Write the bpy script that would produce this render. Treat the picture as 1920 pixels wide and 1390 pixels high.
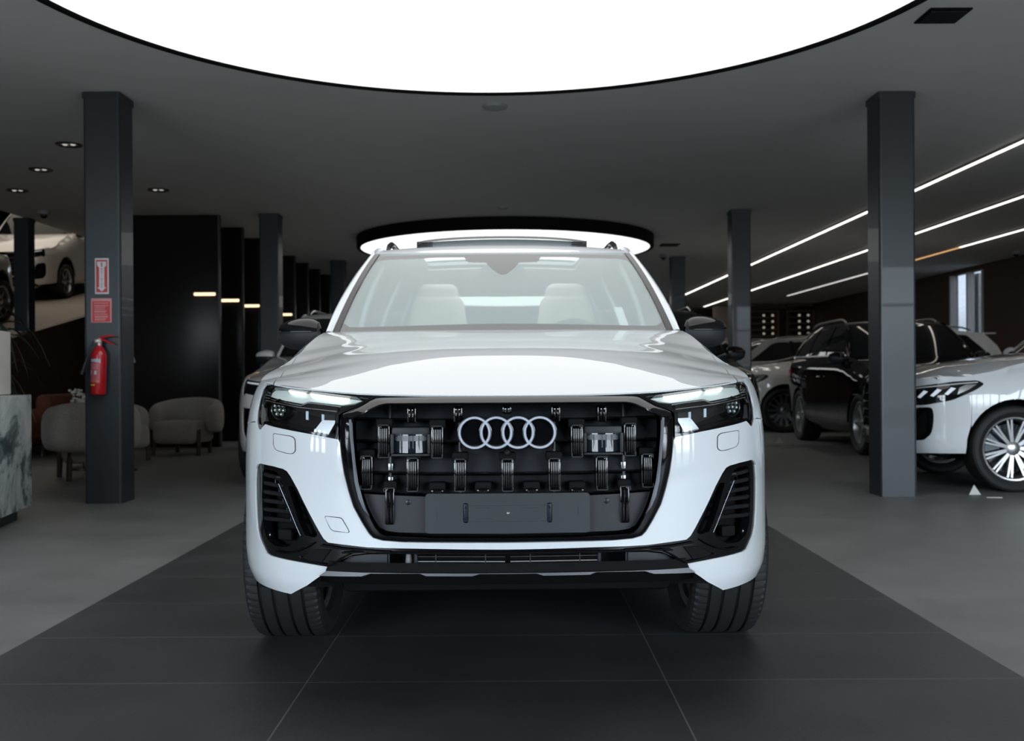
import bpy, bmesh, math, random
import numpy as np
from math import sin, cos, pi, radians, tan, atan2, sqrt
from mathutils import Vector, Matrix, Euler
from mathutils.geometry import delaunay_2d_cdt

for o in list(bpy.data.objects):
    bpy.data.objects.remove(o)
SC = bpy.context.scene
COL = SC.collection

# ------------------------------------------------------------------ camera
FX, D0, H0 = 1900.0, 3.14, 1.04          # focal length in pixels, camera distance and height
ROLL = radians(0.35)
TR = tan(ROLL)
cam = bpy.data.objects.new('camera', bpy.data.cameras.new('camera'))
COL.objects.link(cam)
cam.location = (0, -D0, H0)
cam.rotation_euler = (Matrix.Rotation(pi/2, 3, 'X') @ Matrix.Rotation(-ROLL, 3, 'Z')).to_euler()
cam.data.sensor_width = 36
cam.data.lens = FX/1920*36
cam.data.shift_y = 5/1920
cam.data.clip_start = 0.05
cam.data.clip_end = 300
cam.data.dof.use_dof = True
cam.data.dof.focus_distance = 3.35
cam.data.dof.aperture_fstop = 4.2
SC.camera = cam
# ------------------------------------------------------------------ world + exposure
SC.view_settings.view_transform = 'Standard'
SC.view_settings.look = 'None'
SC.view_settings.gamma = 1
SC.view_settings.exposure = 0.0
SC.view_settings.use_curve_mapping = False
DISC_L = 1.55
SKY_L = 14.5
wd = bpy.data.worlds.new('world'); SC.world = wd
wd.use_nodes = True
nt = wd.node_tree; nt.nodes.clear()
wo = nt.nodes.new('ShaderNodeOutputWorld'); bg = nt.nodes.new('ShaderNodeBackground')
tc = nt.nodes.new('ShaderNodeTexCoord'); sx = nt.nodes.new('ShaderNodeSeparateXYZ')
rp = nt.nodes.new('ShaderNodeValToRGB')
nt.links.new(tc.outputs['Generated'], sx.inputs[0]); nt.links.new(sx.outputs['Z'], rp.inputs[0])
rp.color_ramp.elements[0].position = 0.0; rp.color_ramp.elements[0].color = (.16, .17, .17, 1)
rp.color_ramp.elements[1].position = 0.06; rp.color_ramp.elements[1].color = (.80, .90, 1.0, 1)
nt.links.new(rp.outputs[0], bg.inputs[0]); bg.inputs[1].default_value = SKY_L
nt.links.new(bg.outputs[0], wo.inputs[0])
SC.cycles.max_bounces = 8
SC.cycles.transparent_max_bounces = 16
SC.cycles.sample_clamp_indirect = 6
SC.cycles.blur_glossy = 0.3

# ------------------------------------------------------------------ materials
MATS = {}
def node(nt, t, **kw):
    n = nt.nodes.new(t)
    for k, v in kw.items(): setattr(n, k, v)
    return n
def pmat(name, col, rough=.5, metal=0., coat=0., spec=.5, noise=0., nscale=8., bump=0., bscale=60., emit=None, estr=0., sheen=0.):
    if name in MATS: return MATS[name]
    m = bpy.data.materials.new(name); m.use_nodes = True
    nt = m.node_tree; b = nt.nodes['Principled BSDF']
    b.inputs['Base Color'].default_value = (*col, 1)
    b.inputs['Roughness'].default_value = rough
    b.inputs['Metallic'].default_value = metal
    b.inputs['Specular IOR Level'].default_value = spec
    b.inputs['Coat Weight'].default_value = coat
    b.inputs['Coat Roughness'].default_value = .02
    if sheen: b.inputs['Sheen Weight'].default_value = sheen
    tcn = None
    if noise or bump:
        tcn = node(nt, 'ShaderNodeTexCoord')
    if noise:
        nz = node(nt, 'ShaderNodeTexNoise'); nz.inputs['Scale'].default_value = nscale; nz.inputs['Detail'].default_value = 5
        nt.links.new(tcn.outputs['Object'], nz.inputs['Vector'])
        mx = node(nt, 'ShaderNodeMix', data_type='RGBA')
        mx.inputs['A'].default_value = (*[c*(1-noise) for c in col], 1)
        mx.inputs['B'].default_value = (*[min(1, c*(1+noise)) for c in col], 1)
        nt.links.new(nz.outputs['Fac'], mx.inputs['Factor']); nt.links.new(mx.outputs['Result'], b.inputs['Base Color'])
    if bump:
        nz = node(nt, 'ShaderNodeTexNoise'); nz.inputs['Scale'].default_value = bscale; nz.inputs['Detail'].default_value = 3
        nt.links.new(tcn.outputs['Object'], nz.inputs['Vector'])
        bp = node(nt, 'ShaderNodeBump'); bp.inputs['Strength'].default_value = bump; bp.inputs['Distance'].default_value = .01
        nt.links.new(nz.outputs['Fac'], bp.inputs['Height']); nt.links.new(bp.outputs[0], b.inputs['Normal'])
    if emit:
        b.inputs['Emission Color'].default_value = (*emit, 1); b.inputs['Emission Strength'].default_value = estr
    MATS[name] = m
    return m
def glassmat(name, tint=(.9, .95, .95), ior=1.5, haze=0., rough=0.):
    if name in MATS: return MATS[name]
    m = bpy.data.materials.new(name); m.use_nodes = True
    nt = m.node_tree; nt.nodes.clear()
    out = node(nt, 'ShaderNodeOutputMaterial'); mix = node(nt, 'ShaderNodeMixShader')
    tr = node(nt, 'ShaderNodeBsdfTransparent'); gl = node(nt, 'ShaderNodeBsdfGlossy')
    tr.inputs[0].default_value = (*tint, 1); gl.inputs['Roughness'].default_value = rough
    fr = node(nt, 'ShaderNodeFresnel'); # same reflectance from both sides of the thin sheet
    ge = node(nt, 'ShaderNodeNewGeometry'); mi = node(nt, 'ShaderNodeMix', data_type='FLOAT')
    mi.inputs['A'].default_value = ior; mi.inputs['B'].default_value = 1/ior
    nt.links.new(ge.outputs['Backfacing'], mi.inputs['Factor']); nt.links.new(mi.outputs['Result'], fr.inputs['IOR'])
    nt.links.new(fr.outputs[0], mix.inputs[0]); nt.links.new(tr.outputs[0], mix.inputs[1]); nt.links.new(gl.outputs[0], mix.inputs[2])
    last = mix
    if haze:      # pale diffuse share that imitates a bright veil over the glass
        df = node(nt, 'ShaderNodeBsdfDiffuse'); df.inputs[0].default_value = (.72, .80, .80, 1); m2 = node(nt, 'ShaderNodeMixShader'); m2.inputs[0].default_value = haze
        nt.links.new(mix.outputs[0], m2.inputs[1]); nt.links.new(df.outputs[0], m2.inputs[2]); last = m2
    nt.links.new(last.outputs[0], out.inputs[0])
    MATS[name] = m
    return m
def emat(name, col, s):
    if name in MATS: return MATS[name]
    m = bpy.data.materials.new(name); m.use_nodes = True
    nt = m.node_tree; nt.nodes.clear()
    out = node(nt, 'ShaderNodeOutputMaterial'); e = node(nt, 'ShaderNodeEmission')
    e.inputs[0].default_value = (*col, 1); e.inputs[1].default_value = s
    nt.links.new(e.outputs[0], out.inputs[0]); MATS[name] = m
    return m
PAINT = pmat('white_paint', (.72, .76, .79), rough=.45, coat=1., spec=.3)
PAINT2 = pmat('warm_white_paint', (.80, .80, .78), rough=.35, coat=1.)
PAINTS = pmat('silver_paint', (.36, .36, .36), rough=.3, metal=.3, coat=1.)
PAINTK = pmat('black_paint', (.004, .004, .005), rough=.05, spec=.5)
GLOSSK = pmat('gloss_black', (.004, .004, .005), rough=.06, spec=.5)
SATINK = pmat('satin_black', (.012, .013, .015), rough=.35)
MATTEK = pmat('matte_black', (.007, .007, .008), rough=.8, spec=.15)
DARKG = pmat('dark_grey_plastic', (.019, .021, .026), rough=.5, bump=.08, bscale=500)
PLATEG = pmat('plate_holder_grey', (.030, .036, .041), rough=.5, bump=.05, bscale=500)
SKIDG = pmat('skid_grey', (.11, .115, .13), rough=.4)
CHROME = pmat('chrome', (.82, .84, .88), rough=.08, metal=1.)
EMBLEM = pmat('emblem_chrome', (.74, .80, .92), rough=.38, metal=.8)
DCHROME = pmat('dark_chrome', (.10, .11, .12), rough=.12, metal=.9)
SILVER = pmat('satin_silver', (.55, .56, .57), rough=.25, metal=.9)
RUBBER = pmat('tyre_rubber', (.011, .012, .013), rough=.65, bump=.1, bscale=90)
LENS = glassmat('clear_lens', (.93, .95, .95), 1.5)
WSCREEN = glassmat('windscreen_glass', (.86, .95, .95), 2.35, haze=.08)
TINT = glassmat('tinted_glass', (.45, .47, .47), 1.5)
REARG = glassmat('rear_glass', (.62, .70, .68), 1.4)
DKGLASS = pmat('dark_car_glass', (.008, .009, .01), rough=.03, spec=.6)
CREAM = pmat('cream_leather', (.74, .70, .63), rough=.55)
DASH = pmat('dash_grey', (.06, .06, .06), rough=.6)
DRL = emat('running_light', (.93, 1., .98), 2.2)
DRLC = pmat('light_guide', (.62, .68, .66), rough=.25, emit=(.8, .9, .87), estr=.18)
SMOKE = pmat('smoke_housing', (.020, .019, .019), rough=.18)
REDL = pmat('tail_lamp_red', (.25, .01, .01), rough=.15)
WOODL = pmat('chair_wood', (.045, .028, .018), rough=.45)
FABRIC = pmat('boucle_fabric', (.34, .32, .285), rough=.95, noise=.22, nscale=60, bump=.9, bscale=90, sheen=.3)

# ------------------------------------------------------------------ object helpers
def link(o, parent=None):
    COL.objects.link(o)
    if parent is not None: o.parent = parent
    return o
def thing(name, label, cat, loc=(0, 0, 0), rz=0., group=None, rot=None):
    o = bpy.data.objects.new(name, None); COL.objects.link(o)
    o.location = loc; o.rotation_euler = rot if rot else (0, 0, rz)
    o.empty_display_size = .1
    o['label'] = label; o['category'] = cat
    if group: o['group'] = group
    return o
def tag(o, label, cat, group=None, kind=None):
    if label: o['label'] = label
    if cat: o['category'] = cat
    if group: o['group'] = group
    if kind: o['kind'] = kind
    return o
def struct(o):
    o['kind'] = 'structure'; return o
def mkmesh(name, V, F, mat, parent=None, normals=None, smooth=True, fm=None, sharp=35):
    me = bpy.data.meshes.new(name)
    me.from_pydata([tuple(v) for v in V], [], [tuple(f) for f in F])
    for m in (mat if isinstance(mat, (list, tuple)) else [mat]): me.materials.append(m)
    me.polygons.foreach_set('use_smooth', [smooth]*len(me.polygons))
    if fm: me.polygons.foreach_set('material_index', fm)
    me.update()
    if normals is not None: me.normals_split_custom_set(normals)
    elif smooth: me.set_sharp_from_angle(angle=radians(sharp))
    return link(bpy.data.objects.new(name, me), parent)

class MB:
    """collects shapes, then builds ONE mesh object"""
    def __init__(s): s.V = []; s.F = []
    def add(s, V, F):
        n = len(s.V); s.V += [Vector(v) for v in V]; s.F += [tuple(i+n for i in f) for f in F]; return s
    def box(s, c, size, bev=0., rot=None, seg=2, taper=None):
        bm = bmesh.new(); bmesh.ops.create_cube(bm, size=1)
        for v in bm.verts:
            if taper and v.co.z > 0: v.co.x *= taper[0]; v.co.y *= taper[1]
            v.co = Vector((v.co.x*size[0], v.co.y*size[1], v.co.z*size[2]))
        if bev: bmesh.ops.bevel(bm, geom=bm.edges[:], offset=bev, segments=seg, affect='EDGES', profile=.5)
        M = Euler(rot).to_matrix() if rot else Matrix.Identity(3)
        bm.verts.index_update()
        s.add([M @ v.co + Vector(c) for v in bm.verts], [[v.index for v in f.verts] for f in bm.faces]); bm.free()
        return s
    def cyl(s, p0, p1, r0, r1=None, seg=24, caps=True):
        r1 = r0 if r1 is None else r1
        p0 = Vector(p0); p1 = Vector(p1); q = (p1-p0).normalized().to_track_quat('Z', 'Y')
        V = []
        for p, r in ((p0, r0), (p1, r1)):
            for i in range(seg):
                a = 2*pi*i/seg; V.append(p + q @ Vector((cos(a)*r, sin(a)*r, 0)))
        F = [(i, (i+1) % seg, seg+(i+1) % seg, seg+i) for i in range(seg)]
        if caps: F += [tuple(range(seg-1, -1, -1)), tuple(range(seg, 2*seg))]
        return s.add(V, F)
    def lathe(s, prof, c=(0, 0, 0), axis='Z', seg=48, angs=None, mod=None):
        c = Vector(c); n = len(prof); V = []
        angs = angs or [2*pi*i/seg for i in range(seg)]
        m = len(angs)
        for j, a in enumerate(angs):
            for k, (r, h) in enumerate(prof):
                if mod: r = r + mod(j, k)
                if axis == 'Z': V.append(c+Vector((r*cos(a), r*sin(a), h)))
                elif axis == 'X': V.append(c+Vector((h, r*cos(a), r*sin(a))))
                else: V.append(c+Vector((r*sin(a), h, r*cos(a))))
        F = []
        for j in range(m):
            j2 = (j+1) % m
            for k in range(n-1):
                F.append((j*n+k, j2*n+k, j2*n+k+1, j*n+k+1))
        return s.add(V, F)
    def tube(s, path, r, seg=10, caps=True):
        P = [Vector(p) for p in path]; n = len(P); V = []; up = None
        rr = r if isinstance(r, (list, tuple)) else [r]*n
        for i, p in enumerate(P):
            t = (P[min(i+1, n-1)]-P[max(i-1, 0)]).normalized()
            if up is None: up = Vector((0, 0, 1)) if abs(t.z) < .9 else Vector((0, 1, 0))
            x = t.cross(up).normalized(); up = x.cross(t).normalized()
            for k in range(seg):
                a = 2*pi*k/seg; V.append(p + x*cos(a)*rr[i] + up*sin(a)*rr[i])
        F = [(i*seg+k, i*seg+(k+1) % seg, (i+1)*seg+(k+1) % seg, (i+1)*seg+k) for i in range(n-1) for k in range(seg)]
        if caps: F += [tuple(range(seg-1, -1, -1)), tuple((n-1)*seg+k for k in range(seg))]
        return s.add(V, F)
    def grid(s, fn, nu, nv, closeu=False):
        V = [fn(i/(nu if closeu else nu-1), j/(nv-1)) for i in range(nu) for j in range(nv)]
        F = []
        for i in range(nu if closeu else nu-1):
            i2 = (i+1) % nu
            for j in range(nv-1): F.append((i*nv+j, i2*nv+j, i2*nv+j+1, i*nv+j+1))
        return s.add(V, F)
    def prism(s, pts, y0, y1, plane='XZ'):
        """extrude a 2D outline between two depths"""
        n = len(pts); V = []
        for y in (y0, y1):
            for (a, b) in pts:
                V.append((a, y, b) if plane == 'XZ' else (y, a, b) if plane == 'YZ' else (a, b, y))
        F = [tuple(range(n)), tuple(range(2*n-1, n-1, -1))] + [(i+n, (i+1) % n+n, (i+1) % n, i) for i in range(n)]
        return s.add(V, F)
    def each(s, name, mat, parent=None, **k):
        """build every connected piece as an object of its own"""
        par = list(range(len(s.V)))
        def fd(i):
            while par[i] != i: par[i] = par[par[i]]; i = par[i]
            return i
        for f in s.F:
            r = fd(f[0])
            for i in f[1:]: par[fd(i)] = r
        comp = {}
        for f in s.F: comp.setdefault(fd(f[0]), []).append(f)
        out = []
        for fs in comp.values():
            idx = sorted({i for f in fs for i in f}); mp = {i: n for n, i in enumerate(idx)}
            q = MB(); q.V = [s.V[i] for i in idx]; q.F = [tuple(mp[i] for i in f) for f in fs]; out.append(q.build(name, mat, parent, **k))
        return out
    def build(s, name, mat, parent=None, sharp=35, smooth=True, fix=True):
        o = mkmesh(name, s.V, s.F, mat, parent, smooth=smooth, sharp=sharp)
        if fix:
            bm = bmesh.new(); bm.from_mesh(o.data); bmesh.ops.recalc_face_normals(bm, faces=bm.faces[:]); bm.to_mesh(o.data); bm.free()
            if smooth: o.data.set_sharp_from_angle(angle=radians(sharp))
        return o

def W(px, py, Y):
    """photo pixel at world depth Y -> world point"""
    u = px-960; v = 700-py
    lu = u + v*TR; lv = v - u*TR; d = Y+D0
    return Vector((lu*d/FX, Y, H0+lv*d/FX))

# ------------------------------------------------------------------ car body surfaces
def pchip(xs, ys):
    xs = np.array(xs, float); ys = np.array(ys, float); h = np.diff(xs); dl = np.diff(ys)/h
    d = np.zeros(len(xs))
    for i in range(1, len(xs)-1):
        if dl[i-1]*dl[i] > 0:
            w1 = 2*h[i]+h[i-1]; w2 = h[i]+2*h[i-1]; d[i] = (w1+w2)/(w1/dl[i-1]+w2/dl[i])
    d[0] = dl[0]; d[-1] = dl[-1]
    def f(x):
        x = np.clip(np.asarray(x, float), xs[0], xs[-1]); i = np.clip(np.searchsorted(xs, x, side='right')-1, 0, len(xs)-2)
        t = (x-xs[i])/h[i]
        return (2*t**3-3*t**2+1)*ys[i]+(t**3-2*t**2+t)*h[i]*d[i]+(-2*t**3+3*t**2)*ys[i+1]+(t**3-t**2)*h[i]*d[i+1]
    return f
_pc = [(-.4, .022), (-.2, .005), (0, 0), (.2, .005), (.45, .03), (.6, .075), (.72, .135), (.80, .20), (.86, .29), (.905, .40), (.935, .51), (.963, .64), (.98, .8),
       (.988, 1.1), (.985, 1.6), (.985, 2.5), (.985, 3.5), (.975, 4.1), (.945, 4.6), (.88, 4.86), (.76, 4.98), (.5, 5.04), (.2, 5.062), (0, 5.065), (-.2, 5.062)]
def _cr(P, n=24):
    out = []
    for i in range(1, len(P)-2):
        p0, p1, p2, p3 = [np.array(P[i+k], float) for k in (-1, 0, 1, 2)]
        for t in np.linspace(0, 1, n, endpoint=False):
            out.append(.5*((2*p1)+(-p0+p2)*t+(2*p0-5*p1+4*p2-p3)*t*t+(-p0+3*p1-3*p2+p3)*t**3))
    out.append(np.array(P[-2], float)); return np.array(out)
_c = _cr(_pc)
_sl = np.concatenate([[0], np.cumsum(np.hypot(*np.diff(_c, axis=0).T))])
_sa = np.arange(0, _sl[-1], .01)
_px = np.interp(_sa, _sl, _c[:, 0]); _py = np.interp(_sa, _sl, _c[:, 1])
def _smooth(a, w):
    k = np.hanning(2*w+3); k /= k.sum(); p = np.concatenate([2*a[0]-a[w+1:0:-1], a, 2*a[-1]-a[-2:-w-3:-1]]); return np.convolve(p, k, 'valid')
_px = _smooth(_px, 6); _py = _smooth(_py, 6)
_i0 = int(np.argmin(np.abs(_px[:80]))); _px = _px[_i0:]; _py = _py[_i0:]; _sa = _sa[_i0:]-_sa[_i0]; _px[0] = 0
_tx = np.gradient(_px, _sa); _ty = np.gradient(_py, _sa); _l = np.hypot(_tx, _ty)
_nx = _smooth(_ty/_l, 3); _ny = _smooth(-_tx/_l, 3)
SMAX = float(_sa[np.argmin(np.abs(_px[200:]))+200])
def s_at_Y(y):       # arc length on the right-hand side where the plan curve passes depth y
    m = (_px > .75) & (_sa > .8) & (_py < 4.9); return float(np.interp(y, _py[m], _sa[m]))
zcen = pchip([-.1, .0, .05, .12, .2, .35, .5, .62, .75, 1.0, 1.3, 1.5, 1.7, 2.2, 3.2, 4.6, 5.1], [.93, .958, .972, .995, 1.02, 1.066, 1.107, 1.133, 1.153, 1.186, 1.22, 1.240, 1.252, 1.262, 1.268, 1.27, 1.25])
kdrop = pchip([0, .1, .24, .38, .53, .8, .96, 1.1, 1.26, 1.41, 1.6, 2.0, 4.5, 5.1], [.012, .012, .02, .045, .078, .078, .062, .052, .035, .022, .015, .010, .010, .0])
def ztop(x, y):
    x = np.abs(x); xr = .42+.14*np.clip(y, 0, 1.5)
    fade = np.clip((1.6-y)/.5, 0, 1)*np.clip((y-.03)/.3, 0, 1)
    sp = .006*np.log1p(np.exp(np.clip((x-xr)/.006, -40, 40)))
    return zcen(y) - kdrop(y)*(x/.86)**2.6 - .05*sp*fade
i0f = pchip([0, .3, .5, .65, .8, .96, 1.2, 1.45, 1.6, 2, 4.4, 4.8, 5.1], [.045, .048, .055, .075, .105, .138, .150, .152, .145, .13, .13, .10, .06])
qf = pchip([0, .04, .09, .15, .22, .32, 1], [1, .62, .33, .14, .04, 0, 0])
lowf = pchip([.1, .2, .28, .33, .38, .45, 1.5], [.2, .12, .06, .025, .006, 0, 0])
_I0 = i0f(_py)
_cx = _px-_nx*_I0; _cy = _py-_ny*_I0
_zc = ztop(_cx, _cy)
def zc(s): return np.interp(s, _sa, _zc)
def S(s, z, off=0.):
    s = np.asarray(s, float); z = np.asarray(z, float)
    px = np.interp(s, _sa, _px); py = np.interp(s, _sa, _py); nx = np.interp(s, _sa, _nx); ny = np.interp(s, _sa, _ny)
    I = np.interp(s, _sa, _I0)*qf(np.clip(zc(s)-z, 0, 1))+lowf(z)-off
    return np.stack([px-nx*I, py-ny*I, z+0*s], -1)
def crown_at(y):
    m = (_cx > .7) & (_cy < 4.85); return float(np.interp(y, _cy[m], _cx[m])), float(np.interp(y, _cy[m], _zc[m]))
def T(px, py): return abs(px-950.), (py-700.)+(px-960)*TR
def solve(px, py, off=0.):
    a, b = T(px, py); z = .8; n = 140; sa = _sa[:n]
    for _ in range(9):
        p = S(sa, np.full(n, z), off); r = p[:, 0]/(p[:, 1]+D0)*FX; k = int(np.argmax(r))+1
        s = float(np.interp(a, r[:k], sa[:k])); d = float(np.interp(s, sa, p[:, 1]))+D0
        z = H0-b*d/FX
    return (s, z)
def sol(pts, off=0.): return [solve(*p[:2], off) for p in pts]
def rc(pts, r, closed=True, n=3):
    """round the corners of an outline"""
    out = []; N = len(pts)
    for i in range(N):
        p = np.array(pts[i], float)
        if not closed and i in (0, N-1): out.append(tuple(p)); continue
        a = np.array(pts[i-1], float); b = np.array(pts[(i+1) % N], float)
        la = np.linalg.norm(a-p); lb = np.linalg.norm(b-p)
        if la < 1e-9 or lb < 1e-9: continue
        A = p+(a-p)*min(r, .42*la)/la; B = p+(b-p)*min(r, .42*lb)/lb
        for k in range(n+1):
            t = k/n; out.append(tuple((1-t)**2*A+2*t*(1-t)*p+t*t*B))
    return out
def dens(pts, sp, closed=True):
    out = []; N = len(pts)
    for i in range(N if closed else N-1):
        a = np.array(pts[i], float); b = np.array(pts[(i+1) % N], float); m = max(1, int(np.linalg.norm(b-a)/sp))
        for k in range(m): out.append(tuple(a+(b-a)*k/m))
    if not closed: out.append(tuple(pts[-1]))
    return out
def pip(P, poly):
    P = np.asarray(P); x = P[:, 0]; y = P[:, 1]; q = np.array(poly); ins = np.zeros(len(P), bool)
    x1, y1 = q[:, 0], q[:, 1]; x2, y2 = np.roll(x1, -1), np.roll(y1, -1)
    for i in range(len(q)):
        c = ((y1[i] > y) != (y2[i] > y))
        if not c.any(): continue
        xi = (x2[i]-x1[i])*(y-y1[i])/(y2[i]-y1[i]+1e-15)+x1[i]
        ins ^= c & (x < xi)
    return ins
def bdist(P, poly):
    q = np.array(poly); a = q; b = np.roll(q, -1, 0); d = np.full(len(P), 1e9)
    for i in range(len(q)):
        ab = b[i]-a[i]; L = ab@ab+1e-15; t = np.clip(((P-a[i])@ab)/L, 0, 1)
        d = np.minimum(d, np.linalg.norm(P-(a[i]+t[:, None]*ab), axis=1))
    return d
def panel(name, poly, mat, parent, lift, holes=(), sp=.025, rim=.015, both=False, mirror=False, scale=(1, 1, 1)):
    """curved sheet: 2D outline (with holes) meshed and lifted onto a surface, edges turned inwards"""
    loops = [dens(l, sp) for l in [poly]+list(holes)]
    ar = sum((loops[0][i-1][0]*loops[0][i][1]-loops[0][i][0]*loops[0][i-1][1]) for i in range(len(loops[0])))
    if ar < 0: loops[0] = loops[0][::-1]
    for k in range(1, len(loops)):
        l = loops[k]; ar = sum((l[i-1][0]*l[i][1]-l[i][0]*l[i-1][1]) for i in range(len(l)))
        if ar > 0: loops[k] = l[::-1]
    q = np.array(loops[0]); lo = q.min(0); hi = q.max(0)
    gx, gy = np.meshgrid(np.arange(lo[0]+sp*.5, hi[0], sp), np.arange(lo[1]+sp*.5, hi[1], sp)); G = np.stack([gx.ravel(), gy.ravel()], -1)
    if len(G):
        keep = pip(G, loops[0])
        for l in loops[1:]: keep &= ~pip(G, l)
        G = G[keep]
        for l in loops:
            if len(G): G = G[bdist(G, l) > sp*.45]
    vs = []; ed = []
    for l in loops:
        n0 = len(vs); vs += [Vector(p) for p in l]; ed += [(n0+i, n0+(i+1) % len(l)) for i in range(len(l))]
    vs += [Vector(p) for p in G]
    r = delaunay_2d_cdt(vs, ed, [], 0, 1e-6)
    ov = np.array([tuple(v) for v in r[0]]); F = [tuple(f) for f in r[2]]
    cen = np.array([ov[list(f)].mean(0) for f in F]); k = pip(cen, loops[0])
    for l in loops[1:]: k &= ~pip(cen, l)
    F = [f for f, kk in zip(F, k) if kk]
    F2 = []
    for f in F:
        a, b, c = ov[list(f)]
        F2.append(f if (b[0]-a[0])*(c[1]-a[1])-(b[1]-a[1])*(c[0]-a[0]) > 0 else f[::-1])
    F = F2
    def LN(P):
        P = np.asarray(P); e = 1e-3
        p = lift(P[:, 0], P[:, 1]); du = lift(P[:, 0]+e, P[:, 1])-lift(P[:, 0]-e, P[:, 1]); dv = lift(P[:, 0], P[:, 1]+e)-lift(P[:, 0], P[:, 1]-e)
        n = np.cross(du, dv); n /= np.linalg.norm(n, axis=1)[:, None]+1e-12
        sc = np.array(scale); n2 = n/sc; n2 /= np.linalg.norm(n2, axis=1)[:, None]
        return p*sc, n2
    p3, n3 = LN(ov); V = [tuple(p) for p in p3]; LNs = []
    for f in F: LNs += [tuple(n3[i]) for i in f]
    if rim:
        for l in loops:
            lp, ln = LN(l); n0 = len(V); m = len(l); lp2 = lp-ln*rim
            V += [tuple(p) for p in lp]+[tuple(p) for p in lp2]
            for i in range(m):
                j = (i+1) % m; F.append((n0+j, n0+i, n0+m+i, n0+m+j))
                fn = np.cross(lp[i]-lp[j], lp2[j]-lp[j]); fn = fn/(np.linalg.norm(fn)+1e-12); LNs += [tuple(fn)]*4
    objs = []
    if not mirror or both:
        objs.append(mkmesh(name, V, F, mat, parent, normals=LNs))
    if mirror or both:
        Vm = [(-v[0], v[1], v[2]) for v in V]; Fm = [f[::-1] for f in F]; Lm = []; k = 0
        for f in F:
            Lm += [(-n[0], n[1], n[2]) for n in LNs[k:k+len(f)][::-1]]; k += len(f)
        objs.append(mkmesh(name, Vm, Fm, mat, parent, normals=Lm))
    return objs[0] if len(objs) == 1 else objs
def lS(off=0.): return lambda s, z: S(s, z, off)
def lT(off=0.): return lambda x, y: np.stack([x, y, ztop(x, y)+off], -1)

# ------------------------------------------------------------------ greenhouse surfaces (car coordinates)
def Lws(off=0.):
    def f(u, v):
        u = np.asarray(u, float); v = np.asarray(v, float)
        b = np.stack([.80*u, 1.5+.23*u*u, 1.228+.012*u*u], -1); t = np.stack([.665*u, 2.17+.12*u*u, 1.672+.007*u*u], -1)
        k = (.03*4*v*(1-v)+off)[..., None]
        return b+(t-b)*v[..., None]+k*np.array([0, -.52, .85])
    return f
railz = pchip([1.7, 2.45, 2.8, 3.3, 4.2, 4.7, 5.0], [1.735, 1.735, 1.738, 1.738, 1.705, 1.655, 1.60])
_CY = np.linspace(1.5, 4.84, 60); _CX = np.array([crown_at(y)[0] for y in _CY]); _CZ = np.array([crown_at(y)[1] for y in _CY])
def Lside(off=0.):
    def f(y, z):
        y = np.asarray(y, float); z = np.asarray(z, float)
        xc = np.interp(y, _CY, _CX); z0 = np.interp(y, _CY, _CZ); t = (z-z0)/(railz(y)-z0)
        xr = np.interp(y, [1.7, 3.2, 4.7, 5.], [.668, .668, .60, .58])
        x = xc+(xr-xc)*t+.03*4*t*(1-t)*(t > 0)
        return np.stack([x+off*.94, y, z+off*.3], -1)
    return f
_rz = pchip([2.1, 2.17, 2.25, 2.35, 2.5, 2.7, 3.3, 4.2, 4.7, 4.85], [1.65, 1.672, 1.703, 1.733, 1.755, 1.765, 1.765, 1.735, 1.68, 1.655])
def Lroof(off=0.):
    def f(x, y):
        x = np.asarray(x, float); y = np.asarray(y, float); y2 = y-.12*(x/.665)**2*np.clip((3.0-y)/.8, 0, 1)
        return np.stack([x, y, _rz(y2)-.03*np.abs(x/.665)**2.5*np.clip((y2-2.17)/.3, 0, 1)+.007*(x/.665)**2*np.clip((2.45-y2)/.28, 0, 1)+off], -1)
    return f
def resamp(P, n):
    P = np.array([tuple(p) for p in P], float); L = np.concatenate([[0], np.cumsum(np.linalg.norm(np.diff(P, axis=0), axis=1))]); t = np.linspace(0, L[-1], n)
    return np.stack([np.interp(t, L, P[:, k]) for k in range(P.shape[1])], -1)
def pt(px, py, off=0.):
    s, z = solve(px, py, off); return S(s, z, off)
def ploft(name, curves, mat, parent, n=90, mode='both', sc=(1, 1, 1), sharp=35):
    """loft through curves traced on the body surface (each a list of (px, py, offset)); 'loop' closes it with its mirror image"""
    rows = []
    for c in curves:
        c2 = resamp(c, n); rows.append(np.array([pt(*p) for p in c2]))
    m = MB(); k = len(rows)
    for sg in ((1, -1) if mode in ('both', 'loop') else (1,) if mode == 'right' else (-1,)):
        V = [Vector((r[i][0]*sg*sc[0], r[i][1]*sc[1], r[i][2]*sc[2])) for r in rows for i in range(n)]
        F = []
        for a in range(k-1):
            for i in range(n-1):
                f = (a*n+i, a*n+i+1, (a+1)*n+i+1, (a+1)*n+i); F.append(f if sg > 0 else f[::-1])
        m.add(V, F)
    return m.each(name, mat, parent, fix=False, sharp=sharp) if mode == 'both' and curves[0][0][0] != 950 else m.build(name, mat, parent, fix=False, sharp=sharp)

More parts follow.
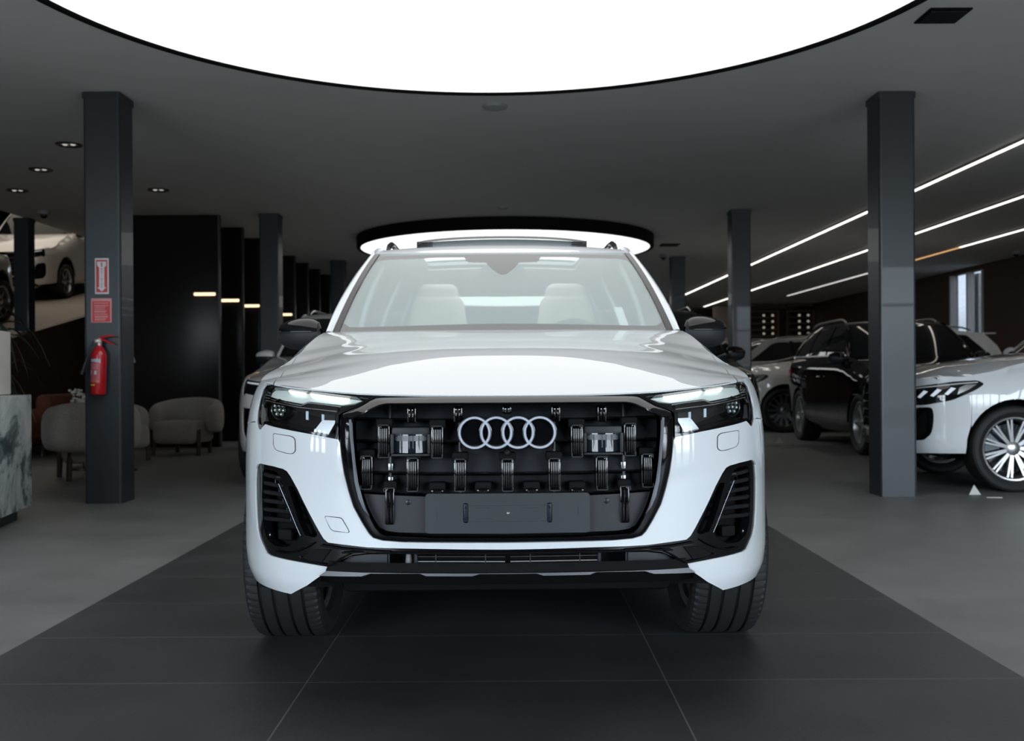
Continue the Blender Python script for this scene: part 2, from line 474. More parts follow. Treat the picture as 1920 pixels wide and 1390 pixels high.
# ------------------------------------------------------------------ wheels
def tyre_mb(r, w, detail):
    """tyre about the X axis centred on the origin"""
    hw = w/2; rr = r-.105 if r > .3 else r*.7
    prof = [(rr, -hw*.72), (rr+.012, -hw*.86), (r-.055, -hw*1.0), (r-.025, -hw*.97), (r-.010, -hw*.90), (r-.003, -hw*.80)]
    if detail:
        for gx in (-.55, -.2, .2, .55):
            prof += [(r, gx*hw-.0065), (r-.009, gx*hw-.005), (r-.009, gx*hw+.005), (r, gx*hw+.0065)]
    else: prof += [(r, -hw*.5), (r, hw*.5)]
    prof += [(r-.003, hw*.80), (r-.010, hw*.90), (r-.025, hw*.97), (r-.055, hw), (rr+.012, hw*.86), (rr, hw*.72)]
    m = MB()
    if detail:
        angs = []
        N = 72
        for i in range(N):
            a = 2*pi*i/N; angs += [a, a+.045, a+.05, a+.066]
        np_ = len(prof)
        def mod(j, k):
            sh = (k in (4, 5) or k in (np_-6, np_-5))
            return -.006 if (sh and j % 4 in (2, 3)) else 0
        m.lathe(prof, axis='X', angs=angs, mod=mod)
    else: m.lathe(prof, axis='X', seg=40)
    return m
def wheel(parent, c, side, r=.385, w=.285, spokes=10, rimmat=SILVER, detail=False, style='plain'):
    """side = +1 when the outside faces +x"""
    m = MB(); R = r-.10 if r > .3 else r*.7; hw = w/2; f = side
    m.lathe([(R-.03, -f*hw*.7), (R, -f*hw*.75), (R+.006, -f*hw*.7), (R-.018, -f*hw*.3), (R-.02, f*hw*.3), (R+.006, f*hw*.72), (R+.003, f*hw*.8), (R-.012, f*hw*.78), (R-.025, f*hw*.62), (R-.035, -f*hw*.3)], axis='X', seg=48)
    x1 = f*hw*.55
    for i in range(spokes):
        a = 2*pi*i/spokes
        for da in ((-.07, .07) if style == 'twin' else (0,)):
            a2 = a+da; ct, st = cos(a2), sin(a2); tx, tz = -st, ct
            wi, wo = (.010, .008) if style != 'plain' else (.026, .018)
            wi *= r/.385; wo *= r/.385
            P = []
            for (rr_, ww, xx) in ((.05, wi, x1), (R-.02, wo, x1+f*.015)):
                for sgn in (-1, 1):
                    for dx in (0, -f*.03): P.append((xx+dx, ct*rr_+tx*ww*sgn, st*rr_+tz*ww*sgn))
            m.add(P, [(0, 2, 6, 4), (1, 5, 7, 3), (0, 4, 5, 1), (2, 3, 7, 6)])
    m.lathe([(0, x1+f*.012), (.032, x1+f*.012), (.06, x1), (.07, x1-f*.03), (.0, x1-f*.035)], axis='X', seg=24)
    o = m.build('wheel', rimmat, parent); o.location = c
    t = tyre_mb(r, w, detail).build('tyre', RUBBER, o, sharp=25)
    d = MB().lathe([(.03, -f*.01), (R*.78, -f*.01), (R*.78, f*.012), (.03, f*.012)], axis='X', seg=36).build('brake_disc', DCHROME, o)
    return o

# ------------------------------------------------------------------ car builder
GO = [(950, 742.5), (830, 743), (715, 744.5), (700, 746.5), (668, 763), (641, 776), (637, 790), (637, 830), (639, 855), (644, 888), (652, 921), (661, 950), (677, 980), (690, 1001), (698, 1009), (715, 1014), (752, 1017), (800, 1018), (950, 1018.5)]
GI = [(950, 757), (830, 757.5), (727, 758), (713, 760.5), (690, 771), (663, 785), (661.5, 800), (663, 835), (667, 875), (672, 908), (680, 937), (692, 966), (703, 988), (713, 1000.5), (727, 1005), (757, 1007), (823, 1009), (950, 1009.5)]
HL = [(633.5, 824), (612, 820), (585, 814.5), (540, 806), (513, 800), (499, 795.5), (494.5, 800), (490, 806), (485.5, 803), (482.8, 792), (484, 772), (488, 752), (494, 731), (501, 723), (512, 721.5), (527, 722), (612, 732.5), (666, 740), (703, 745), (669.5, 762), (641, 774), (634, 779)]
HL_IN = [(629, 818), (612, 815.5), (585, 810), (540, 801), (513, 795), (499, 790), (492, 797), (488, 795), (487, 785), (488.5, 766), (492, 748), (499, 731), (506, 726), (527, 726.5), (612, 737), (664, 744), (693, 747.5), (668, 758), (638, 771), (629.5, 777)]
WHITE_LOW = [(950, 1031), (870, 1030.5), (790, 1029), (720, 1027.5), (687, 1026), (644, 1021), (614, 1017), (606, 1010), (597, 995), (580, 963), (569, 941), (558, 917), (545, 893), (538, 883), (531, 879), (513, 874), (491, 869), (484.5, 870), (481, 878), (479.3, 905), (479.5, 935), (480.5, 965), (482.4, 991), (486, 1009), (493, 1025), (498.5, 1036), (506, 1041), (536, 1049), (571, 1055.5), (620.5, 1063.5)]
LIP = [(620.5, 1063.5), (597, 1081), (574, 1097.5)]

def arch(y, r=.435, zc_=.385, n=26, a0=-.30, a1=pi+.30):
    s = s_at_Y(y); return [(s+r*cos(a), zc_+r*sin(a)) for a in np.linspace(a1, a0, n)]

def make_car(label, loc, rz, paint=PAINT, scale=(1, 1, 1), hero=False, group=None, glass=DKGLASS, wheel_mat=SILVER, spokes=10, wstyle='plain', cladding=False, rot=None, cat='car', name='car', lampstyle=0, rails=DCHROME, wr=.385):
    root = thing(name, label, cat, loc, rz, group, rot)
    sc = scale; SP = .022 if hero else .06
    def P(nm, poly, mat, lift, **k):
        k.setdefault('sp', SP); return panel(nm, poly, mat, root if 'parent' not in k else k.pop('parent'), lift, scale=sc, **k)
    ya, yb = .95, 3.945
    sA, sB = s_at_Y(ya), s_at_Y(yb)
    s_d0, s_d1, s_d2 = s_at_Y(1.74), s_at_Y(2.88), s_at_Y(3.72)
    s_rb = s_at_Y(4.55); sE = SMAX
    zsill = .40
    # --- front bumper skin
    go = sol(GO); hl = sol(HL); wl = sol(WHITE_LOW); lip = sol(LIP)
    hlb = hl[0:10]
    sArchF = sA-.435
    top_seam = [(hl[9][0]+.02, hl[9][1]+.0), (sArchF+.045, hl[9][1]-.02)]
    arF = [(sArchF+.04, .60), (sArchF+.005, .47), (sArchF, .40), (sArchF-.005, .34)]
    bot = [(lip[-1][0]+.20, .335), (lip[-1][0]+.08, .328)]
    bump = [go[-1]]+go[::-1][1:12]+hlb+top_seam+arF+bot+lip[::-1]+wl[::-1][1:]
    P('front_bumper', bump, paint, lS(), both=True, rim=.02)
    # --- fender side
    ar = arch(ya)
    arf = [p for p in ar if p[1] > .36]
    crown = [(s, float(zc(s))) for s in np.linspace(hl[13][0]+.015, s_d0-.003, 26)]
    fend = [hl[9], ]+[(hl[9][0]+.023, hl[9][1]+.003), (sArchF+.048, hl[9][1]-.017)]
    arr = [p for p in arf if p[0] > sArchF+.02 and p[1] > .55 or p[0] > sA]
    fend = fend+arr+[(sA+.44, zsill), (s_d0-.004, zsill)]+crown[::-1]+hl[10:13][::-1]
    P('fender', fend, paint, lS(), both=True, rim=.02)
    # --- doors
    for (a, b, nm) in ((s_d0, s_d1, 'front_door'), (s_d1, s_d2, 'rear_door')):
        top = [(s, float(zc(s))) for s in np.linspace(b-.003, a+.003, 14)]
        pol = [(a+.003, zsill), (b-.003, zsill)]+top
        if nm == 'rear_door':
            arr2 = [p for p in arch(yb) if p[0] < sB-.1 and p[1] > zsill and p[0] < b-.01]
            if arr2: pol = [(a+.003, zsill), (arr2[0][0], zsill)]+arr2+[(b-.003, arr2[-1][1]+.02)]+top
        ds = P(nm, pol, paint, lS(), both=True, rim=.02)
        for d, sg in zip(ds, (1, -1)):
            x, y, z = S((a+b)/2+.33, .98); hb = MB().tube([(sg*(x+.0)*sc[0], (y-.1)*sc[1], z*sc[2]), (sg*(x+.025)*sc[0], (y-.08)*sc[1], z*sc[2]), (sg*(x+.025)*sc[0], (y+.08)*sc[1], z*sc[2]), (sg*x*sc[0], (y+.1)*sc[1], z*sc[2])], .011)
            hb.build('door_handle', paint, d)
    # --- quarter + tail
    arq = [p for p in arch(yb) if p[0] > s_d2+.0]
    top = [(s, float(zc(s))) for s in np.linspace(s_rb+.26, s_d2+.003, 20)]
    arl = [p for p in arch(yb) if p[0] > s_d2+.006 and p[1] > .42]
    P('rear_fender', [(s_d2+.003, arl[0][1]+.03)]+arl+[(sB+.44, .42), (s_rb, .42), (s_rb, .62), (s_rb+.26, .70)]+top, paint, lS(), both=True, rim=.02)
    P('rear_bumper', [(s_rb+.004, .30), (sE, .30), (sE, .66), (s_rb+.26, .69), (s_rb+.004, .61)], paint, lS(), both=True, rim=.02)
    P('tailgate', [(s_rb+.264, .70), (sE, .67), (sE, float(zc(sE))-.005), (s_rb+.264, float(zc(s_rb+.26))-.005)], paint, lS(), both=True, rim=.02)
    P('tail_lamp', [(s_rb-.10, .96), (sE-.45, .94), (sE-.45, 1.06), (s_rb-.12, 1.10)], REDL, lS(.012), both=True, rim=.02)
    # --- sills, arch liners
    P('sill', [(sA+.40, .24), (sB-.40, .24), (sB-.40, zsill-.005), (sA+.40, zsill-.005)], DARKG if (hero or cladding) else paint, lS(-.01), both=True, rim=.03)
    if cladding:
        for yy in (ya, yb):
            ro = arch(yy, .475); ri = arch(yy, .42)
            P('arch_trim', ro+ri[::-1], DARKG, lS(.008), both=True, rim=.015)
    for sg in (1, -1):
        for yy in (ya, yb):
            m = MB()
            def fl(u, v, yy=yy, sg=sg):
                a = -.25+u*(pi+.5); return Vector((sg*(.60+.29*v)*sc[0], (yy+.445*cos(a))*sc[1], (.385+.445*sin(a))*sc[2]))
            m.grid(fl, 22, 3); m.prism([((yy+.445*cos(a))*sc[1], (.385+.445*sin(a))*sc[2]) for a in np.linspace(-.25, pi+.25, 22)], sg*.60*sc[0], sg*.59*sc[0], 'YZ')
            m.build('arch_liner', MATTEK, root, fix=False)
    m = MB().box((0, 2.50*sc[1], .41*sc[2]), (1.16*sc[0], 4.2*sc[1], .27*sc[2]), .03).box((0, .82*sc[1], .72*sc[2]), (1.10*sc[0], 1.15*sc[1], .42*sc[2]), .03).box((0, 2.5*sc[1], .45*sc[2]), (1.75*sc[0], 1.9*sc[1], .3*sc[2]), .03)
    m.cyl((-.8*sc[0], ya*sc[1], wr), (.8*sc[0], ya*sc[1], wr), .035).cyl((-.8*sc[0], yb*sc[1], wr), (.8*sc[0], yb*sc[1], wr), .035)
    m.build('underbody_light_block', MATTEK, root)  # dark boxes added to block light underneath and behind the grille, plus axles
    # --- hood and fender tops
    cpts = [(float(_cx[i]), float(_cy[i])) for i in range(0, len(_cx)) if _cy[i] < 1.76 and _sa[i] < 3]
    seam = [(.832, 1.50), (.842, 1.2), (.836, .95), (.815, .60), (.79, .38)]
    i_s = min(range(len(cpts)), key=lambda i: abs(cpts[i][0]-.772)+(10 if cpts[i][1] > .5 else 0))
    fr = cpts[:i_s+1][::6]+[cpts[i_s]]
    rear = [(x, 1.455+.24*(x/.8)**2) for x in np.linspace(.815, 0, 14)]
    hr = [(fr[-1][0], fr[-1][1]+.002)]
    hp = fr+seam[::-1]+rear
    hood_full = hp+[(-x, y) for x, y in hp[::-1][1:-1]]
    P('bonnet', [(x, y) for x, y in hood_full], paint, lT(), rim=.005)
    ft = [(fr[-1][0]+.004, fr[-1][1])]+cpts[i_s+1::6]
    ft = ft+[(cpts[-1][0], cpts[-1][1]), (cpts[-1][0]-.035, 1.70)]+[(x+.004, y) for x, y in seam]
    P('fender_top', ft, paint, lT(), both=True, rim=.005)
    m = MB()   # dark scuttle below the windscreen
    m.grid(lambda u, v: Vector(((u*2-1)*.83*sc[0], (1.40+.24*(u*2-1)**2+v*.16)*sc[1], (1.205)*sc[2])), 16, 3)
    m.build('scuttle_panel', MATTEK, root, fix=False)
    # --- windscreen, pillars, roof
    ws = MB(); nn = 30 if hero else 12
    f = Lws()
    ws.grid(lambda u, v: Vector(f(np.array(u*2-1), np.array(v)))*1, nn, nn)
    ws.V = [Vector((v.x*sc[0], v.y*sc[1], v.z*sc[2])) for v in ws.V]
    wso = ws.build('windscreen', WSCREEN if hero else glass, root, fix=False)
    O = [Vector(Lside()(np.array(1.72+.73*t), np.array(1.232+.503*t))) for t in np.linspace(0, 1, 16)]
    for sg in (1, -1):
        m = MB(); m2 = MB(); E = []; M_ = []
        fo = Lws(.004)
        for t in np.linspace(0, 1, 16):
            E.append(Vector(fo(np.array(.985), np.array(t)))); M_.append(Vector(fo(np.array(1.015+.0*t), np.array(t)))+Vector((.010, .01, .0)))
        n = 16
        def rowm(r): return [Vector((v.x*sg*sc[0], v.y*sc[1], v.z*sc[2])) for v in r]
        def q(a, b, k): return [a[i].lerp(b[i], k)+Vector((.010, -.012, .008))*4*k*(1-k) for i in range(n)]
        V = rowm(E)+rowm(M_); m.add(V, [(i, i+1, n+i+1, n+i) if sg < 0 else (i, n+i, n+i+1, i+1) for i in range(n-1)])
        m.build('windscreen_seal', GLOSSK, root, fix=False)
        rows = [M_]+[q(M_, O, k) for k in (.2, .4, .6, .8)]+[O]; V = []
        for r in rows: V += rowm(r)
        F = [(k*n+i, k*n+i+1, (k+1)*n+i+1, (k+1)*n+i) if sg < 0 else (k*n+i, (k+1)*n+i, (k+1)*n+i+1, k*n+i+1) for k in range(5) for i in range(n-1)]
        m2.add(V, F); m2.build('windscreen_pillar', paint, root, fix=False)
    fe = [(x, 2.165+.12*(x/.665)**2) for x in np.linspace(-.665, .665, 21)]
    fe = [(x, y) for x, y in fe]
    sideR = [(.668, 2.45), (.668, 3.2), (.62, 4.4), (.60, 4.7)]
    roofp = fe+sideR+[(.3, 4.80), (0, 4.82), (-.3, 4.80)]+[(-x, y) for x, y in sideR[::-1]]
    hole = rc([(-.47, 2.70), (.47, 2.70), (.47, 3.40), (-.47, 3.40)], .05)
    P('roof', roofp, paint, Lroof(), holes=[hole] if hero else (), rim=.02)
    so = [(1.72, 1.232), (1.72+.365, 1.232+.2515), (2.45, 1.735)]+[(y, float(railz(y))) for y in np.linspace(2.6, 4.7, 12)]+[(4.88, 1.45), (4.95, 1.262)]
    so = [(float(y), float(z)) for y, z in so]
    low = [(float(y), float(np.interp(y, _CY, _CZ))) for y in np.linspace(4.8, 1.8, 16)]
    w1 = rc([(1.955, 1.275), (2.46, 1.640), (2.60, 1.680), (2.84, 1.683), (2.84, 1.275)], .03)
    w2 = rc([(2.92, 1.275), (2.92, 1.683), (3.66, 1.678), (3.74, 1.60), (3.80, 1.275)], .03)
    w3 = rc([(3.88, 1.28), (3.80, 1.62), (3.84, 1.665), (4.35, 1.635), (4.66, 1.33), (4.60, 1.29)], .03)
    P('window_frame', so+low, paint if not hero else paint, Lside(), holes=[w1, w2, w3], both=True, rim=.02)
    for wn in (w1, w2, w3): P('side_window', wn, TINT if hero else glass, Lside(-.008), both=True, rim=0)
    P('door_pillar', [(2.84, 1.262), (2.84, 1.70), (2.92, 1.70), (2.92, 1.262)], GLOSSK, Lside(.004), both=True, rim=.01)
    P('beltline_trim', [(1.80, 1.256), (4.70, 1.272), (4.70, 1.290), (1.83, 1.276)], rails, Lside(.010), both=True, rim=.012)
    m = MB(); m.grid(lambda u, v: Vector(((u*2-1)*(.585+.10*v)*sc[0], (4.74+.20*v+.05*(1-(u*2-1)**2))*sc[1], (1.655-.39*v)*sc[2])), 12, 6)
    m.build('rear_window', REARG if hero else glass, root, fix=False)
    sp = MB().box((0, 4.80*sc[1], 1.665*sc[2]), (1.16*sc[0], .26*sc[1], .025), .01); sp.build('roof_spoiler', paint, root)
    for sg in (1, -1):
        zz = [1.735, 1.762, 1.783, 1.79, 1.79, 1.785, 1.765, 1.72]; yy = [2.52, 2.60, 2.70, 2.85, 3.3, 4.0, 4.3, 4.45]; xx = [.635, .635, .635, .635, .635, .61, .595, .585]
        MB().tube([(sg*x*sc[0], y*sc[1], z*sc[2]) for x, y, z in zip(xx, yy, zz)], [.012, .016, .017, .016, .016, .016, .016, .012], seg=10).build('roof_rail', rails, root)
    # --- wheels
    tx = .83*sc[0]
    for (yy, sg) in ((ya, -1), (ya, 1), (yb, -1), (yb, 1)):
        wheel(root, (sg*tx, yy*sc[1], wr), sg, r=wr, w=.285, spokes=spokes, rimmat=wheel_mat, detail=hero and yy == ya, style=wstyle)
    # --- mirrors
    for sg in (1, -1):
        def sup(u, v, cz, hz, up):
            # shell of the mirror: front is rounded, outer end tapers
            a = u*pi*2; r = sin(pi*min(max(v, .001), .999))**.26
            x = .885+.212*v; yy_ = cos(a)*(.062+.02*(1-v))*r; z_ = sin(a); z_ = (hz*(z_ if z_ > 0 else z_*.15) if up else hz*(z_ if z_ < 0 else z_*.12))*r
            return Vector((sg*x*sc[0], (1.80+yy_+.03*v)*sc[1], (cz+z_*(1-.28*v*(1 if up else .25)))*sc[2]))
        g = dict(nu=28, nv=18)
        m = MB(); m.grid(lambda u, v: sup(u, v, 1.247, .078, True), 28, 18, closeu=True)
        mo = m.build('door_mirror', GLOSSK if hero else paint, root)
        m = MB(); m.grid(lambda u, v: sup(u, v, 1.243, .088, False), 28, 18, closeu=True); m.build('mirror_base', DARKG, mo)
        MB().prism([(sg*.91*sc[0], 1.19*sc[2]), (sg*.95*sc[0], 1.19*sc[2]), (sg*1.06*sc[0], 1.21*sc[2]), (sg*1.075*sc[0], 1.26*sc[2]), (sg*.94*sc[0], 1.295*sc[2]), (sg*.91*sc[0], 1.30*sc[2])], 1.872*sc[1], 1.878*sc[1]).build('mirror_glass', CHROME, mo)
        MB().tube([(sg*(.90+.19*t)*sc[0], (1.80-.078+.02*t+.05*t**5)*sc[1], 1.2445*sc[2]) for t in np.linspace(.1, .97, 10)], .003, seg=6).build('turn_signal', DCHROME, mo)
        MB().box((sg*.885*sc[0], 1.83*sc[1], 1.20*sc[2]), (.11, .06, .045), .015, rot=(0, sg*-.3, 0)).build('mirror_arm', GLOSSK if hero else DARKG, mo)
    # --- headlamps
    hl_r = sol(HL_IN, -.01)
    if lampstyle == 0:
        hs = P('headlamp', sol(HL), GLOSSK, lS(-.004), holes=[sol(HL_IN, -.004)], both=True, rim=.03)
        for h, mir in zip(hs, (False, True)):
            P('lamp_lens', hl_r, LENS if hero else DKGLASS, lS(-.008), parent=h, mirror=mir, rim=0)
            if hero: hero_lamp(h, mir, P)
            else:
                P('running_light', sol([(505, 733), (640, 748), (640, 756), (560, 750), (505, 741)]), pmat('lamp_glow_dim', (.7, .75, .8), rough=.2, emit=(.8, .9, 1), estr=.25), lS(-.004), parent=h, mirror=mir, rim=0)
    else:
        P('headlamp_filler', sol(HL), paint, lS(-.002), both=True, rim=.03)
        hm = rc([(.42, .83), (.60, .76), (.85, .765), (1.08, .81), (1.28, .90), (1.36, .955), (1.30, .985), (1.10, .975), (.75, .93), (.45, .88)], .03)
        hs = P('headlamp', hm, DKGLASS, lS(.005), both=True, rim=.01)
        for h, mir in zip(hs, (False, True)):
            for x0 in (.80, .92, 1.04):
                P('running_light', [(x0-.03, .835+.12*(x0-.8)), (x0, .825+.12*(x0-.8)), (x0+.07, .885+.12*(x0-.8)), (x0+.03, .895+.12*(x0-.8))], pmat('lamp_glow', (.7, .75, .8), rough=.2, emit=(.8, .9, 1), estr=.35), lS(.008), parent=h, mirror=mir, rim=0, sp=.03)
            P('light_strip', [(.60, .905), (.90, .935), (1.15, .962), (1.30, .972), (1.30, .964), (1.15, .952), (.90, .925), (.60, .893)], pmat('lamp_strip', (.6, .63, .65), rough=.2), lS(.008), parent=h, mirror=mir, rim=0, sp=.03)
            P('side_reflector', [(1.12, .86), (1.22, .905), (1.29, .95), (1.20, .95), (1.14, .92)], SILVER, lS(.008), parent=h, mirror=mir, rim=0, sp=.03)
    # --- lower front
    bl = sol(WHITE_LOW, -.006)
    lowedge = [(620.5, 1063.5), (700, 1066), (800, 1068), (950, 1069)]
    op_c = [(950, 1037.5), (740, 1036.5), (690, 1037), (655, 1041), (632, 1052), (622, 1058), (640, 1060), (730, 1062.5), (950, 1064)]
    op_i = rc([(494, 881), (499, 879.5), (521, 886), (535, 905), (548, 935), (566, 985), (571, 1000), (572, 1022), (560, 1036), (535, 1041), (510, 1036), (499, 1021), (491, 990), (490, 930)], 4)
    lt = P('lower_grille', bl+sol(lowedge[1:], -.006), GLOSSK, lS(-.006), holes=[sol(op_i, -.006)], both=True, rim=.02) if not hero else None
    if hero: hero_front(root, P)
    else:
        P('lower_grille_mesh', sol(op_i, -.03), MATTEK, lS(-.04), both=True, rim=0)
        P('grille', sol(GI+[(950, 1009)]), MATTEK, lS(-.03), both=True, rim=0)
        g = P('grille_surround', sol(GO)+sol(GI)[::-1], GLOSSK, lS(.004), both=True, rim=.03)
        for zz in (.62, .70, .78, .86):
            ploft('grille_bar', [[(950, 700+(H0-zz)*605, -.005), (665, 700+(H0-zz)*600, -.005)], [(950, 700+(H0-zz)*605+9, -.012), (665, 700+(H0-zz)*600+9, -.012)]], DCHROME, root, n=20, sc=sc)
        P('skid_plate', sol([(950, 1069), (800, 1068), (620.5, 1063.5), (574, 1097.5), (620, 1103), (950, 1105)], 0), DARKG, lS(0), both=True, rim=.03)
    # --- simple dark cabin for the parked cars
    if not hero:
        MB().box((0, 3.1*sc[1], 1.12*sc[2]), (1.5*sc[0], 2.9*sc[1], .30*sc[2]), .05).build('cabin_floor', MATTEK, root)
    return root

# ------------------------------------------------------------------ detailed front of the main car
def lSF(off=0., k=0., zref=0.):
    def f(s, z):
        s = np.asarray(s, float); p = S(np.abs(s), z, off+k*(zref-np.asarray(z, float))); p = p.copy(); p[..., 0] *= np.where(s < 0, -1, 1); return p
    return f
def full(pts):
    """outline of one half (starting and ending on the centre line) -> outline of both halves"""
    return list(pts)+[(-s, z) for s, z in pts[::-1][1:-1]]
def tubep(m, pts, r, sg, n=None, seg=8):
    P = [pt(*p) for p in (resamp(pts, n) if n else pts)]
    return m.tube([(sg*p[0], p[1], p[2]) for p in P], r, seg=seg)
def covered(name, poly, P, mir, parent):
    c = np.mean(np.array(poly), 0)
    sm = P(name+'_seam', sol(poly), MATTEK, lS(.0008), parent=parent, mirror=mir, rim=0, sp=.03)
    pin = [tuple(c+(np.array(p)-c)*(1-1.3/np.linalg.norm(np.array(p)-c))) for p in poly]
    o = P(name, sol(pin), PAINT, lS(.0016), parent=parent, mirror=mir, rim=0, sp=.03)
    return o
def hero_lamp(h, mir, P):
    sg = -1 if mir else 1
    kw = dict(parent=h, mirror=mir)
    P('lamp_housing', sol(HL_IN, -.012), SMOKE, lS(-.085), rim=0, **kw)
    lw = dens(sol(HL_IN, -.012), .02); m = MB(); n = len(lw)
    V = [S(s, z, o) for o in (-.010, -.085) for s, z in lw]
    m.add([Vector((sg*v[0], v[1], v[2])) for v in V], [(i, (i+1) % n, n+(i+1) % n, n+i) for i in range(n)]); m.build('lamp_wall', SMOKE, h, fix=False)
    P('light_guide', sol(rc([(507, 728.5), (527, 729), (612, 738.5), (690, 747.5), (664, 757), (640, 760), (612, 757), (578, 753), (566, 757), (548, 754), (506, 744), (502, 736)], 3), -.03), DRLC, lS(-.035), rim=.01, **kw)
    P('running_light', sol(rc([(581, 737.5), (656, 747.5), (651, 754), (640, 754.5), (584, 745)], 2), -.022), DRL, lS(-.024), rim=.005, **kw)
    P('running_light', sol(rc([(541, 731.5), (574, 736.5), (574, 742.5), (546, 739.5)], 2), -.022), DRL, lS(-.024), rim=.005, **kw)
    P('lamp_bezel', sol([(496, 747), (548, 758), (566, 761.5), (579, 756.5), (612, 760), (634, 764), (633, 773), (560, 765), (497, 752)], -.03), GLOSSK, lS(-.03), rim=.02, **kw)
    m = MB(); tubep(m, [(496, 746.5, -.026), (548, 757.5, -.026), (566, 761, -.026), (579, 756, -.026), (612, 759.5, -.026), (640, 763.5, -.026)], .0016, sg); tubep(m, [(500, 751, -.02), (560, 764, -.02), (632, 772, -.02)], .0012, sg, 12)
    m.each('bezel_edge', SILVER, h)
    P('chrome_reflector', sol(rc([(585.5, 811.5), (601, 791.5), (606, 788), (630, 789), (622, 803), (614, 816.5)], 2), -.03), pmat('bright_reflector', (.85, .88, .92), rough=.3, metal=.35), lS(-.034), rim=.02, **kw)
    P('side_reflector', sol(rc([(497, 733), (503, 736), (497.5, 760), (497, 780), (500, 790), (493, 793.5), (489.5, 785), (491, 756)], 2), -.02), MATS['satin_silver'], lS(-.022), rim=.01, **kw)
    m = MB()
    for i in range(5): tubep(m, [(500.5, 731+i*5., -.016), (504.5, 731.6+i*5., -.02), (508.5, 732.2+i*5, -.024)], .0016, sg)
    m.each('reflector_ribs', SILVER, h)
    c = pt(527, 768, -.045); m = MB(); c = Vector((sg*c[0], c[1], c[2]))
    R = Matrix.Rotation(sg*.45, 3, 'Z')
    def ring(mm, cc, prof, seg=24):
        k = MB(); k.lathe(prof, axis='Y', seg=seg); mm.add([R @ v+cc for v in k.V], k.F)
    ring(m, c, [(.026, .02), (.030, 0), (.034, -.004), (.036, .0), (.036, .03)]); m.build('projector_ring', DCHROME, h)
    m = MB()
    for (dx, dz) in ((-.017, .012), (0, .014), (.016, .012), (-.016, -.002), (.001, -.001), (.017, -.003), (-.01, -.015), (.008, -.016)):
        cc = c+R @ Vector((dx, -.004, dz)); k = MB(); k.lathe([(0, -.006), (.004, -.005), (.0068, -.001), (.0072, .004)], axis='Y', seg=14); m.add([R @ v+cc for v in k.V], k.F)
    m.each('projector_lens', pmat('lens_cells', (.35, .37, .36), rough=.06, metal=.6), h)
    for (x, y0, y1) in ((575, 771, 787), (604.5, 777, 794)):
        P('led_slit', sol([(x-2, y0), (x+2, y0+.5), (x+2, y1+.5), (x-2, y1)], -.03), pmat('slit_glow', (.5, .6, .7), rough=.2, emit=(.7, .85, 1), estr=.45 if x > 600 else .2), lS(-.034), rim=.004, sp=.02, **kw)
    m = MB()
    for (a, b) in (((590, 812, -.02), (500, 791, -.02)), ((585, 806, -.04), (510, 789, -.04)), ((632, 815, -.02), (632, 781, -.02))):
        tubep(m, [a, b], .0012, sg)
    m.each('bezel_edge', DCHROME, h)

